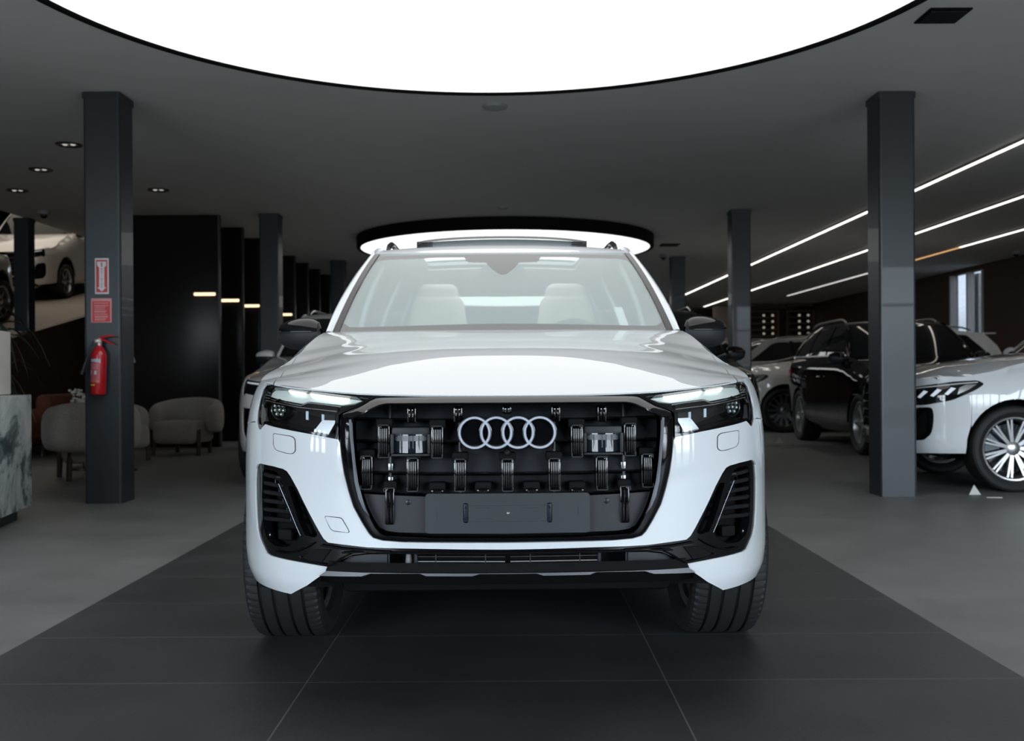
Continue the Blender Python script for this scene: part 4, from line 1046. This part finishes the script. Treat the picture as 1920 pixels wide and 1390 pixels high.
# tree outside the tall window
random.seed(3)
tr = thing('tree', 'bare pale-twigged tree seen through the tall window in the right wall', 'tree', (12.9, 19.6, 0))
MB().tube([(0, 0, 0), (.05, .1, 1.5), (-.1, 0, 3.4)], [.12, .09, .04]).build('trunk', WOODL, tr)
m = MB()
for i in range(420):
    p = Vector((random.uniform(-.9, .9), random.uniform(-1.6, 1.6), random.uniform(.8, 3.9))); d = Vector((random.uniform(-1, 1), random.uniform(-1, 1), random.uniform(-.6, 1))).normalized()*random.uniform(.08, .2); n = d.cross(Vector((0, 0, 1))).normalized()*.05
    m.add([p, p+d*.5+n, p+d, p+d*.5-n], [(0, 1, 2, 3)])
fo = m.build('foliage', pmat('pale_leaves', (.35, .34, .28), rough=.6), tr, fix=False)
struct(MB().box((14, 18, -.1), (6.9, 20, .1)).build('ground', pmat('outside_paving', (.2, .2, .19), rough=.9)))
# facade behind the camera: posts and glass bays
m = MB().box((1.6, FY0-.1, .15), (17.4, .2, .30)).box((1.6, FY0-.1, CEIL-.12), (17.4, .2, .24)).box((1.6, FY0-.1, 2.35), (17.4, .08, .06))
m.box((0, FY0-.1, CEIL/2), (4.6, .2, CEIL))
for x in (-6.9, -5.3, -3.8, -2.35, 2.35, 3.4, 4.6, 5.8, 7.1, 8.4, 9.6, 10.2): m.box((x, FY0-.1, CEIL/2), (.11, .2, CEIL))
struct(m.build('wall_front', pmat('facade_frame', (.05, .05, .052), rough=.6), smooth=False))
for x0, x1 in ((-7., -2.3), (2.3, 10.3)):
    la = bpy.data.lights.new('portal', 'AREA'); la.shape = 'RECTANGLE'; la.size = x1-x0; la.size_y = 2.9; la.cycles.is_portal = True
    lo = bpy.data.objects.new('daylight_portal', la); COL.objects.link(lo); lo.location = ((x0+x1)/2, FY0-.22, 1.7); lo.rotation_euler = (radians(90), 0, 0)
la = bpy.data.lights.new('ramp_fill_light', 'AREA'); la.shape = 'RECTANGLE'; la.size = 3.5; la.size_y = 12; la.energy = 120; la.color = (1, .88, .74)  # unseen light added above the ramp to brighten the cars on it
lo = bpy.data.objects.new('ramp_fill_light', la); COL.objects.link(lo); lo.location = (-9.6, 15.5, 5.5)
# left wall: full height, then only as high as the ramp behind it
rs_ = .181
def rampz(Y): return 1.69+rs_*((Y+D0)-14.96)
yA, yB = 9.2, rampz.__call__(0) and 21.0
struct(MB().box((XL-.1, (-2.4+yA)/2, CEIL/2), (.2, yA+2.4, CEIL)).build('wall_left', WOOD, smooth=False))
m = MB().box((XL-.1, (FY0-2.4)/2, .5), (.2, -2.4-FY0, 1.0)).box((XL-.1, (FY0-2.4)/2, CEIL-.5), (.2, -2.4-FY0, 1.0)).box((XL-.1, (FY0-5.5)/2, CEIL/2), (.2, -5.5-FY0, CEIL)).box((XL-.1, (-4.2-2.4)/2, CEIL/2), (.2, 1.8, CEIL)).box((XL-.1, -4.85, 1.75), (.1, 1.3, .07))
for y in (-5.05, -4.6): m.box((XL-.1, y, CEIL/2), (.2, .06, CEIL))
struct(m.build('wall_left_glazing', MATS['facade_frame'], smooth=False))
la = bpy.data.lights.new('portal', 'AREA'); la.shape = 'RECTANGLE'; la.size = 1.4; la.size_y = 1.3; la.cycles.is_portal = True
lo = bpy.data.objects.new('daylight_portal', la); COL.objects.link(lo); lo.location = (XL-.22, -4.85, 1.68); lo.rotation_euler = (0, radians(-90), 0)
struct(MB().prism([(yA, 0), (yB, 0), (yB, rampz(yB)+.02), (yA, rampz(yA)+.02)], XL-.12, XL, 'YZ').build('wall_left_low', WOOD, smooth=False))
struct(MB().box((XL-.1, (FY1+yB)/2, CEIL/2), (.2, FY1-yB, CEIL)).build('wall_left_rear', WOOD, smooth=False))
RAMPM = pmat('ramp_concrete', (.30, .26, .22), rough=.7, noise=.15, nscale=2)
struct(MB().prism([(yA-1, rampz(yA-1)-.2), (27, rampz(27)-.2), (27, rampz(27)), (yA-1, rampz(yA-1))], XL-6.5, XL-.12, 'YZ').build('ramp', RAMPM, smooth=False))
BLK = MATS['matte_black']
struct(MB().box((XL-3.5, 17.6, 5.6), (7.2, 19, .1)).build('ceiling_ramp', BLK, smooth=False))
struct(MB().box((XL-6.8, 17.6, 2.8), (.1, 19, 5.6)).build('wall_ramp_left', BLK, smooth=False))
struct(MB().box((XL-3.5, 8.1, 2.8), (7.0, .1, 5.6)).build('wall_ramp_near', BLK, smooth=False))
struct(MB().box((XL-.06, 17.6, 4.5), (.1, 19, 2.28)).build('wall_ramp_right', BLK, smooth=False))
struct(MB().box((XL-3.5, 27, 5.22), (7.2, .1, .80)).box((XL-3.5, 27, 1.2), (7.2, .1, 2.4)).box((XL-6.6, 27, 3.4), (.6, .1, 3.0)).build('wall_ramp_back', BLK, smooth=False))
wn2 = MB().box((XL-3.4, 27.02, 3.6), (5.8, .02, 2.45)).build('window_2', glassmat('ramp_window', (.20, .20, .22), 1.4), smooth=False); struct(wn2)

# ------------------------------------------------------------------ pillars
def pillar(cx, d, w, label, side, group=None, z0=0.):
    dd = d-D0+w/2; h = CEIL-z0
    m = MB(); c = .022
    pts = [(-w/2, -w/2), (w/2, -w/2), (w/2, w/2), (-w/2, w/2)]
    m.prism(rc(pts, c, n=2), z0, CEIL, 'XY')
    o = m.build('pillar', STEEL, smooth=False); o.location = (cx, dd, 0)
    tag(o, label, 'pillar', group)
    s2 = MB().box((side*(w/2-.015), -w/2-.002, z0+h/2), (.008, .006, h-.004)).build('edge_strip', pmat('pillar_strip', (.07, .085, .095), rough=.3), o)
    s3 = MB().box((0, 0, CEIL-.03), (w+.006, w+.006, .05)).build('top_plate', STEEL, o)
    return o
p1 = pillar(-3.325, 8.23, .30, 'dark steel pillar carrying the red fire extinguisher and two red signs', 1)
pillar(-3.47, 14.5, .28, 'dark steel pillar standing behind the parked white car at left', 1)
pillar(-3.52, 20.5, .28, 'farthest of the dark steel pillars left of the main car', 1)
pillar(3.19, 8.36, .30, 'dark steel pillar in front of the black car, nearest on the right', -1)
pillar(3.27, 14.4, .28, 'dark steel pillar rising behind the main car mirror on the right', -1)
pillar(3.33, 20.2, .28, 'farthest of the dark steel pillars right of the main car', -1)
pillar(XL-.14, 14.75, .22, 'slim black post on the ramp wall between the two raised white cars', 1, z0=1.7)

# ------------------------------------------------------------------ lights
def disc(y, r, label, x=-.1):
    t = thing('ceiling_light', label, 'light', (x, y, 3.17), group=None)
    MB().lathe([(r-.02, .012), (r-.02, -.004), (r-.008, -.012), (r+.035, -.012), (r+.05, .0), (r+.05, .185), (r-.02, .185)], seg=128).build('light_rim', MATTEK, t, sharp=30)
    a = [2*pi*i/128 for i in range(128)]
    MB().add([(cos(q)*(r-.015), sin(q)*(r-.015), 0) for q in a], [tuple(range(127, -1, -1))]).build('diffuser', emat('disc_glow', (1, .995, .985), DISC_L), t, fix=False)
disc(1.99, 2.57, 'huge round luminous ceiling disc directly above the main car', -.13)
disc(14.28, 2.48, 'round luminous ceiling disc hanging behind the main car roof', -.10)
disc(26.6, 2.44, 'far round luminous ceiling disc seen through the main car windows')
LINE = emat('led_line_warm', (1., .93, .84), 3.6)
for x, d0, d1, lb in ((5.12, 7.0, 30.6, 'long slim light line on the ceiling nearest the main car'), (6.74, 7.0, 35.5, 'middle of the three long light lines on the right ceiling'), (8.33, 7.0, 30.6, 'long ceiling light line nearest the right wall, part of it amber')):
    t = thing('ceiling_light_line', lb, 'light', (x, 0, CEIL), group=None)
    MB().box((0, (d0+d1)/2-D0, -.012), (.055, d1-d0, .022)).build('light_channel', pmat('channel', (.5, .5, .5), rough=.5), t)
    if x > 8: parts = ((d0, 18.8, LINE), (18.8, 23.6, emat('led_amber', (1., .55, .22), 1.1)), (23.6, d1, emat('led_dim', (1, .96, .96), 1.3)))
    else: parts = ((d0, d1, LINE),)
    for a, b, mt in parts: MB().box((0, (a+b)/2-D0, -.026), (.045, b-a, .008)).build('light_strip', mt, t)
# downlights, vents, sensors
for px, py, lb in ((132, 271, 'recessed ceiling spotlight just left of the extinguisher pillar'), (35, 357, 'recessed ceiling spotlight over the ramp wall at far left'), (299, 356, 'recessed ceiling spotlight just right of the extinguisher pillar'), (79, 318, 'faint ceiling spotlight above the slim ramp post')):
    u = px-960; v = 700-py-u*TR; d = (CEIL-H0)*FX/v
    t = thing('ceiling_spotlight', lb, 'spotlight', (u*d/FX, d-D0, CEIL))
    MB().lathe([(.10, -.012), (.125, -.010), (.13, 0), (.085, .0), (.10, -.012)], seg=32).build('spotlight_ring', pmat('spot_ring', (.03, .03, .03), rough=.3), t)
    m = MB()
    for q in (-.04, .04): m.lathe([(0, -.010), (.018, -.009), (.026, -.001)], c=(q, 0, 0), seg=16)
    m.each('spotlight_bulb', pmat('spot_lens', (.3, .3, .28), rough=.2, emit=(1, .93, .82), estr=.5 if py < 300 else .25), t)
def onceil(px, py):
    u = px-960; v = 700-py-u*TR; d = (CEIL-H0)*FX/v; return Vector((u*d/FX, d-D0, CEIL))
p = onceil(931, 199); o = MB().lathe([(0, -.035), (.05, -.034), (.105, -.018), (.115, 0)], seg=40).build('smoke_detector', pmat('detector_grey', (.42, .46, .44), rough=.5)); o.location = p; tag(o, 'round grey smoke detector on the ceiling just behind the big disc', 'detector')
p = onceil(945, 389); o = MB().lathe([(0, -.025), (.04, -.024), (.075, -.01), (.08, 0)], seg=32).build('smoke_detector', pmat('detector_grey', (.42, .46, .44), rough=.5)); o.location = p; tag(o, 'tiny ceiling detector just before the second luminous disc', 'detector')
for px, py, sz, lb in ((1772, 28, .27, 'square black ceiling vent at the upper right corner'), (1257, 459, .34, 'small dark ceiling vent right of the second luminous disc')):
    p = onceil(px, py); t = thing('ceiling_vent', lb, 'vent', p)
    MB().box((0, 0, -.006), (sz, sz, .012), .003).build('vent_frame', MATTEK, t)
    m = MB()
    for i in range(7): m.box((0, -sz*.38+i*sz*.127, -.016), (sz*.86, .012, .008))
    m.each('vent_slat', SATINK, t)
for px, py, lb in ((84, 405, 'white dome camera on the ceiling above the slim ramp post'), (1245, 484, 'small dome camera beside the far right pillar'), (1906, 478, 'dome camera at the right edge near the wooden wall')):
    u = px-960; v = 700-py-u*TR; d = (CEIL-.07-H0)*FX/v
    t = thing('dome_camera', lb, 'camera', (u*d/FX, d-D0, CEIL))
    MB().lathe([(0, 0), (.075, 0), (.08, -.05), (.06, -.06), (0, -.06)], seg=24).build('camera_body', pmat('camera_white', (.35, .35, .36), rough=.5), t)
    MB().lathe([(.05, -.055), (.045, -.085), (.025, -.105), (0, -.11)], seg=24).build('camera_dome', GLOSSK, t)

# ------------------------------------------------------------------ black partitions on the left
for i in range(12):
    d = 14.6+1.27*i
    w = 1.45
    o = MB().box((-4.2-w/2, d-D0+.04, CEIL/2), (w, .08, CEIL), .006).build('partition_panel', WALLK)
    tag(o, ['black glossy partition panel nearest the camera, behind the boucle chairs', 'second black partition panel from the camera in the left row', 'third black partition panel from the camera in the left row'][i] if i < 3 else 'black partition panel in the receding row far left', 'partition', 'black partition panels along the left side' if i >= 3 else None)
    MB().box((-4.2-.012, d-D0-.005, CEIL/2), (.024, .012, CEIL-.02)).build('edge_strip', pmat('partition_edge', (.07, .07, .068), rough=.35), o)
    if i < 5:
        l = MB().box((-4.415, d-D0-.02, 2.205), (.31, .03, .045), .012).build('wall_lamp', emat('warm_lamp', (1., .72, .42), 1.9))
        tag(l, ['warm strip lamp on the nearest black partition panel', 'warm strip lamp on the second black partition panel', 'warm strip lamp on the third black partition panel', 'warm strip lamp on the fourth black partition panel, beside the pillar', 'warm strip lamp on the fifth black partition panel, above the mirror'][i], 'lamp')
        MB().box((-4.415, d-D0-.012, 2.235), (.33, .03, .02), .004).build('lamp_bracket', SATINK, l)
struct(MB().box((-5.72, 21, CEIL/2), (.1, 19, CEIL)).build('wall_partition', WALLK, smooth=False))
o = MB().box((-4.50, 13.3, .52), (.50, .5, .36), .01).build('sideboard', pmat('cabinet_grey', (.22, .22, .21), rough=.6)); tag(o, 'pale grey low cabinet standing between two black partition panels', 'cabinet'); MB().box((-4.50, 13.3, .17), (.4, .4, .34)).build('cabinet_base', MATTEK, o)

# ------------------------------------------------------------------ back right: lit shelves
for k, (x0, x1, lb) in enumerate(((8.05, 9.0, 'lit wooden shelf unit on the back wall, left one'), (9.3, 10.2, 'lit wooden shelf unit on the back wall, right one by the corner'))):
    t = thing('shelf_unit', lb, 'shelf', (0, 0, 0))
    WS = pmat('shelf_wood', (.16, .095, .06), rough=.5)
    for i in range(7): MB().box(((x0+x1)/2, 31.2, 2.05+i*.205), (x1-x0, .3, .05)).build('shelf', WS, t)
    for x in (x0, x1): MB().box((x, 31.2, 1.55), (.05, .32, 3.1)).build('side_panel', WS, t)
    for i in range(5, 1, -1):
        for q in range(2):
            o = MB().lathe([(0, 0), (.03, .01), (.045, .04), (.03, .07), (0, .08)], c=(0, 0, 0), seg=16).build('shelf_lamp', emat('shelf_glow', (1, .92, .8), (.75 if q else .3))); o.location = (x1-.18-.3*(1-q), 31.1, 2.08+(i-1)*.205)
            tag(o, ['left-hand', 'right-hand'][q]+' small glowing lamp, '+['lowest but one', 'second lit', 'third lit', 'topmost lit'][i-2]+' board of the '+['left', 'right'][k]+' back shelf unit', 'lamp', 'small lamps on the back shelves')
struct(MB().box((7.45, 31.8, 2.35), (1.0, .1, 1.9)).build('wall_back_panel', pmat('beige_panel', (.42, .35, .29), rough=.8), smooth=False))

# ------------------------------------------------------------------ boucle armchairs
def chair_mesh(t):
    m = MB()      # barrel back wrapping round the seat
    def sw(u, v):
        a = -1.95+3.9*u                      # angle round the seat, open towards -y
        e = sin(pi*min(max(u, 0), 1))**.35
        R = .36; cx, cy = R*1.12*sin(a), R*cos(a)
        nx, ny = sin(a), cos(a)
        q = 2*pi*v; th = .10*(.55+.45*e); hh = (.205+.03*cos(a*.8))*(.6+.4*e)
        o = cos(q); w = sin(q); sgo = (abs(o)**.75)*(1 if o > 0 else -1); sgw = (abs(w)**.75)*(1 if w > 0 else -1)
        return Vector((cx+nx*th*sgo, cy+ny*th*sgo, +.475+.03*cos(a)+hh*sgw))
    m.grid(sw, 40, 21)
    n = len(m.V); m.F.append(tuple(range(0, 20))); m.F.append(tuple(range(39*21+19, 39*21-1, -1)))
    b = m.build('backrest', FABRIC, t, sharp=80)
    b2 = MB().box((0, -.06, .30), (.60, .62, .29), .085, seg=5).build('seat', FABRIC, t, sharp=80)
    for x, y in ((-.30, -.27), (.30, -.27), (-.22, .22), (.22, .22)):
        MB().cyl((x, y, .34), (x*1.04, y*1.04, 0), .032, .026, seg=16).build('leg', WOODL, t)
def chair(label, x, y, rz):
    t = thing('armchair', label, 'armchair', (x, y, 0), rz, None); chair_mesh(t); return t
chair('cream boucle tub armchair with its back to us, behind the extinguisher pillar', -4.27, 7.15, radians(205)).scale = (.96, .96, 1.06)
chair('cream boucle tub armchair half hidden right behind the extinguisher pillar', -4.86, 9.15, radians(60))
chair('cream boucle tub armchair standing free, open side facing the camera', -4.30, 10.2, radians(-8))
chair('dim boucle armchair behind the marble counter beside the palm', -6.0, 8.3, radians(150))
TERRA = pmat('terracotta_fabric', (.12, .032, .016), rough=.9)
t = thing('sofa', 'dark terracotta sofa against the wooden wall at left', 'sofa', (-6.35, 10.6, 0), radians(90))
MB().box((0, 0, .30), (1.6, .8, .26), .08, seg=4).build('seat', TERRA, t); MB().box((0, -.34, .55), (1.6, .2, .5), .08, seg=4).build('backrest', TERRA, t)
for s_ in (-1, 1): MB().box((s_*.78, 0, .42), (.2, .84, .4), .07, seg=4).build('armrest', TERRA, t)
for x, y in ((-.7, .3), (.7, .3), (-.7, -.3), (.7, -.3)): MB().cyl((x, y, .18), (x, y, 0), .025).build('leg', WOODL, t)
# side table with white flowers behind the first chair
t = thing('side_table', 'small round dark table behind the pillar chair carrying white flowers', 'table', (-4.74, 8.12, 0))
MB().cyl((0, 0, .50), (0, 0, .53), .26, seg=36).build('table_top', WOODL, t); MB().cyl((0, 0, .02), (0, 0, .5), .03).build('table_stem', SATINK, t); MB().cyl((0, 0, 0), (0, 0, .02), .17, seg=30).build('table_base', SATINK, t)
t = thing('flower_vase', 'white flowers in a small vase on the side table behind the chair', 'flowers', (-4.80, 8.1, .53))
MB().lathe([(0, 0), (.05, .005), (.065, .06), (.035, .12), (.04, .14)], seg=24).build('vase', pmat('vase_white', (.5, .5, .48), rough=.4), t)
m = MB()
for i in range(60):
    a = random.uniform(0, 2*pi); r = random.uniform(0, .13); z = random.uniform(.13, .36); c = Vector((r*cos(a), r*sin(a), z)); q = random.uniform(.012, .026)
    m.lathe([(0, -q), (q, -q*.3), (q*.8, q*.5), (0, q*.7)], c=c, seg=6)
m.build('blossom', pmat('blossom_white', (.62, .62, .58), rough=.8), t, fix=False)

# ------------------------------------------------------------------ marble counter, palm
def marblefn(nt, tcn, b):
    mp = node(nt, 'ShaderNodeMapping'); mp.inputs['Rotation'].default_value = (.9, .2, 1.2); nt.links.new(tcn.outputs['Object'], mp.inputs['Vector'])
    nz = node(nt, 'ShaderNodeTexNoise'); nz.inputs['Scale'].default_value = 1.8; nz.inputs['Detail'].default_value = 9; nz.inputs['Roughness'].default_value = .62; nz.inputs['Distortion'].default_value = 1.4
    nt.links.new(mp.outputs[0], nz.inputs['Vector'])
    rp = node(nt, 'ShaderNodeValToRGB'); e = rp.color_ramp.elements
    e[0].position = .36; e[0].color = (.05, .075, .09, 1); e[1].position = .64; e[1].color = (.78, .86, .83, 1)
    k = e.new(.45); k.color = (.20, .26, .28, 1); k = e.new(.49); k.color = (.50, .58, .57, 1); k = e.new(.57); k.color = (.66, .75, .73, 1)
    nt.links.new(nz.outputs['Fac'], rp.inputs[0]); nt.links.new(rp.outputs[0], b.inputs['Base Color'])
MARB = coordmat('green_marble', marblefn, .18)
t = thing('reception_counter', 'reception counter clad in veined green and white marble at the left edge', 'counter', (-3.52, 7.42-D0, 0), radians(9.7))
MB().box((-.60, -1.25, .50), (1.2, 2.5, .81), .004).build('marble_body', MARB, t)
MB().box((-.68, -1.30, .05), (1.2, 2.45, .10)).build('plinth', SATINK, t)
o = MB().box((-.66, -1.2, .91+.225), (1.1, 2.2, .45), .006).build('upper_ledge', pmat('pale_stone', (.80, .78, .75), rough=.5, noise=.12, nscale=6), t)
t = thing('potted_palm', 'dark-leaved potted palm behind the marble counter', 'plant', (-4.66, 5.72, 0))
MB().lathe([(0, 0), (.16, 0), (.22, .38), (.24, .45), (.21, .45), (.19, .38), (0, .36)], seg=32).build('pot', SATINK, t)
PALM = pmat('palm_leaf', (.018, .032, .022), rough=.4)
random.seed(8)
def leaf(m, base, a, L, h, droop, w):
    n = 9; P = []
    for i in range(n):
        s = i/(n-1); r = L*s; z = h*sin(s*pi*.62)-droop*s*s*s; P.append((Vector((cos(a)*r, sin(a)*r, z))+base, w*sin(pi*min(1, .12+s*.88))+.002))
    V = []
    for c, ww in P:
        sd = Vector((-sin(a), cos(a), 0))*ww; V += [c-sd, c+Vector((0, 0, -.35*ww)), c+sd]
    m.add(V, [(3*i+k, 3*i+k+1, 3*i+k+4, 3*i+k+3) for i in range(n-1) for k in (0, 1)])
st = MB()
for i in range(6):
    b = Vector((random.uniform(-.06, .06), random.uniform(-.06, .06), .40)); st.tube([b, b+Vector((random.uniform(-.1, .1), random.uniform(-.1, .1), .35+.13*i))], .012)
    lm = MB(); tip = st.V[-1].copy()
    for k in range(9): leaf(lm, tip, 2*pi*k/9+i, random.uniform(.42, .62), random.uniform(.12, .42), random.uniform(.15, .6), random.uniform(.016, .03))
    lm.build('frond', PALM, t, fix=False)
st.build('stem', WOODL, t)
t = thing('coat_stand', 'thin stand with white cloth hanging, mostly hidden behind the extinguisher pillar', 'stand', (-4.12, 8.0+.9, 0))
t.location = (-4.26, 7.95, 0)
MB().cyl((0, 0, .02), (0, 0, 1.46), .014).build('stand_pole', SATINK, t); MB().cyl((0, 0, 0), (0, 0, .02), .15, seg=30).build('stand_base', SATINK, t)
m = MB(); m.grid(lambda u, v: Vector((cos(2*pi*u)*(.02+.10*v**.5+.02*sin(9*u*pi)*v), sin(2*pi*u)*(.02+.07*v**.5), 1.45-.25*v-.02*sin(6*pi*u)*v)), 30, 10, closeu=True); m.build('white_cloth', pmat('cloth_white', (.48, .50, .54), rough=.9), t, fix=False)

# ------------------------------------------------------------------ signs and extinguisher on the left pillar
yf = 8.23-D0-.004
RED = pmat('sign_red', (.50, .035, .035), rough=.45); SW = pmat('sign_white', (.62, .64, .68), rough=.5); SPINK = pmat('sign_pale', (.60, .26, .28), rough=.5)
def px2(px, py): return W(px, py, yf)
def textmesh(txt, size, mat, parent, loc, name='lettering', ext=.0003, align='CENTER'):
    cu = bpy.data.curves.new('t', 'FONT'); cu.body = txt; cu.size = size; cu.extrude = ext; cu.align_x = align; cu.align_y = 'CENTER'
    to = bpy.data.objects.new('t', cu); COL.objects.link(to); dg = bpy.context.evaluated_depsgraph_get()
    me = bpy.data.meshes.new_from_object(to.evaluated_get(dg)); bpy.data.objects.remove(to); me.materials.clear(); me.materials.append(mat)
    o = link(bpy.data.objects.new(name, me), parent); o.location = loc; o.rotation_euler = (pi/2, 0, 0); return o
c = px2(191, 518); w, h = .112, .292
t = thing('wall_sign', 'tall red sign with a white down arrow, upper of the two on the pillar', 'sign', c)
MB().box((0, 0, 0), (w, .003, h), .0012).build('sign_plate', SW, t); MB().box((0, -.002, 0), (w*.82, .001, h*.90)).build('red_field', RED, t)
MB().prism([(-.036, .118), (.036, .118), (.036, .085), (.021, .070), (.021, -.092), (.036, -.092), (0, -.125), (-.036, -.092), (-.021, -.092), (-.021, .070), (-.036, .085)], -.0035, -.0025).build('arrow', SW, t)
m = MB().box((0, -.004, .090), (.010, .001, .030)).box((.0, -.004, .108), (.014, .001, .004)); m.build('extinguisher_symbol', RED, t)
for i, ch in enumerate('EXTINTOR'): textmesh(ch, .023, pmat('sign_dark_red', (.22, .03, .05), rough=.5), t, (0, -.0042, .058-i*.0205))
c = px2(190, 582.5); w, h = .168, .198
t = thing('wall_sign', 'square red notice with pale text lines, lower of the two on the pillar', 'sign', c)
MB().box((0, 0, 0), (w, .003, h), .0012).build('sign_plate', SPINK, t); MB().box((0, -.002, -.008), (w*.86, .001, h*.84)).build('red_field', RED, t)
for i, (z, ww, x0) in enumerate(((.060, .118, 0), (.040, .120, .0), (.028, .09, -.01), (.012, .085, -.012), (-.004, .10, -.006), (-.014, .09, -.01), (-.030, .105, -.004), (-.046, .11, 0), (-.055, .105, 0), (-.068, .09, -.008), (-.078, .085, -.01))):
    MB().box((x0, -.003, z), (ww, .0006, .0062)).build('text_line', SPINK, t)
t = thing('fire_extinguisher', 'red fire extinguisher hanging on the dark pillar below two signs', 'fire extinguisher', (0, 0, 0))
b0 = W(184, 741, yf-.062); zb = b0.z; xb = b0.x; yb_ = yf-.064; r = .060
EXR = pmat('extinguisher_red', (.50, .012, .018), rough=.22, coat=.6)
t.location = (xb, yb_, zb); t.rotation_euler = (0, radians(1.8), 0)
MB().lathe([(0, .004), (.045, 0), (r-.004, .008), (r, .022), (r, .315), (r-.006, .345), (.035, .378), (.024, .392), (.022, .40), (0, .40)], seg=40).build('cylinder', EXR, t)
MB().lathe([(.019, .395), (.019, .42), (.023, .425), (.023, .445), (.012, .46), (0, .462)], seg=20).box((-.012, -.012, .435), (.04, .03, .03), .006).build('valve', pmat('valve_brass', (.5, .47, .40), rough=.35, metal=.5), t)
m = MB().tube([(-.005, 0, .458), (.03, -.004, .468), (.085, -.006, .480), (.125, -.006, .478)], [.010, .010, .007, .004]); m.build('carry_handle', EXR, t)
m = MB().tube([(.0, -.004, .448), (.045, -.006, .440), (.09, -.006, .422), (.125, -.006, .410)], [.009, .009, .006, .004]); m.build('squeeze_lever', EXR, t)
MB().tube([(-.02, -.01, .435), (-.045, -.015, .425), (-.058, -.02, .38), (-.066, -.025, .33), (-.078, -.03, .30)], .007).cyl((-.076, -.03, .32), (-.125, -.03, .165), .009, .016).build('hose', DARKG, t)
def lab(nm, z0, z1, a0, a1, mat, dr=.0008): MB().grid(lambda u, v: Vector(((r+dr)*sin(a0+(a1-a0)*u), -(r+dr)*cos(a0+(a1-a0)*u), z0+(z1-z0)*v)), 12, 2).build(nm, mat, t, fix=False)
lab('label_band', .265, .290, -1.0, .6, pmat('label_blue_white', (.42, .50, .58), rough=.4))
lab('label_field', .10, .258, -1.0, .55, pmat('label_pink', (.52, .12, .14), rough=.4))
for z in (.245, .232, .222, .212): lab('label_line', z, z+.004, -.8, .3, SPINK, .0014)
for a in (-.85, -.15): lab('label_symbol', .165, .195, a, a+.28, SW, .0014)
lab('label_yellow', .075, .088, -.85, -.05, pmat('label_yellow', (.6, .5, .06), rough=.4), .001)
lab('label_yellow', .108, .116, .1, .45, pmat('label_orange', (.6, .35, .08), rough=.4), .001)
MB().box((.0, .062, .30), (.03, .008, .12), .002).box((0, .03, .40), (.05, .066, .008), .002).build('wall_bracket', SATINK, t)

# ------------------------------------------------------------------ scraps on the floor
PAP = pmat('paper_white', (.62, .64, .62), rough=.7)
for X, d, s, lb in ((3.86, 8.5, .10, 'small folded white paper on the floor beside the right pillar'), (3.88, 14.8, .12, 'small white paper cone on the floor behind the main car at right')):
    o = MB().add([(-.5*s, -.4*s, 0), (.5*s, -.4*s, 0), (0, .5*s, 0), (.1*s, 0, .8*s)], [(0, 1, 3), (1, 2, 3), (2, 0, 3), (0, 2, 1)]).build('paper_scrap', PAP, smooth=False); o.location = (X, d-D0, .001); tag(o, lb, 'paper')
o = MB().box((0, 0, .004), (.12, .03, .006), .001).build('paper_strip', PAP); o.location = (3.92, 8.25-D0, .0); o.rotation_euler = (0, 0, -.15); tag(o, 'thin white strip lying on the floor near the folded paper', 'paper')

# ------------------------------------------------------------------ cars
make_car('large white SUV facing the camera in the middle of the showroom, with open black grille', (-.016, 0, 0), radians(.8), hero=True, wheel_mat=SILVER, spokes=10, wstyle='twin')
make_car('white SUV parked directly behind the main car, showing at its left', (-1.67, 5.95, 0), 0, paint=PAINT2, scale=(.97, .95, .99), wr=.37)
make_car('black SUV parked directly behind the main car, showing at its right', (1.42, 5.95, 0), 0, paint=PAINTK, scale=(.985, .97, 1.0), wr=.38)
make_car('black SUV with roof rails between the right pillar and the far white cars', (5.22, 8.55, 0), radians(-1), paint=PAINTK, scale=(.97, .93, .985), wr=.38, spokes=5, rails=SILVER)
make_car('white car at the right edge facing left, slanted headlamp and many-spoked wheel', (3.42, 6.42, 0), radians(-92), paint=PAINT, scale=(.97, .93, .97), wr=.37, spokes=11, wstyle='twin', lampstyle=1)
make_car('white SUV parked sideways behind the black SUV with roof rails', (3.72, 15.0, 0), radians(-90), paint=PAINT2, scale=(.98, .95, 1.01), wr=.38, spokes=14, rails=SILVER, lampstyle=1)
make_car('silver SUV parked sideways right behind the sideways white SUV', (2.9, 17.9, 0), radians(-90), paint=PAINTS, scale=(.96, .94, .97), wr=.37, rails=SILVER)
make_car('silver SUV parked sideways, farthest back of the right-hand row', (2.2, 20.8, 0), radians(-90), paint=PAINTS, scale=(.96, .94, 1.0), wr=.37, rails=SILVER)
ra = math.atan(rs_)
make_car('white car on the raised ramp facing down towards the camera, right of the slim post', (-9.5, 15.8, rampz(15.8)), 0, paint=PAINT2, scale=(.90, .87, .98), wr=.33, spokes=6, rot=(ra, 0, 0))
make_car('white van-like car on the raised ramp at the left edge, nose uphill', (-9.0, 13.9, rampz(13.9)), 0, paint=PAINT2, scale=(.90, .80, 1.0), wr=.33, spokes=6, rot=(-ra, 0, pi))
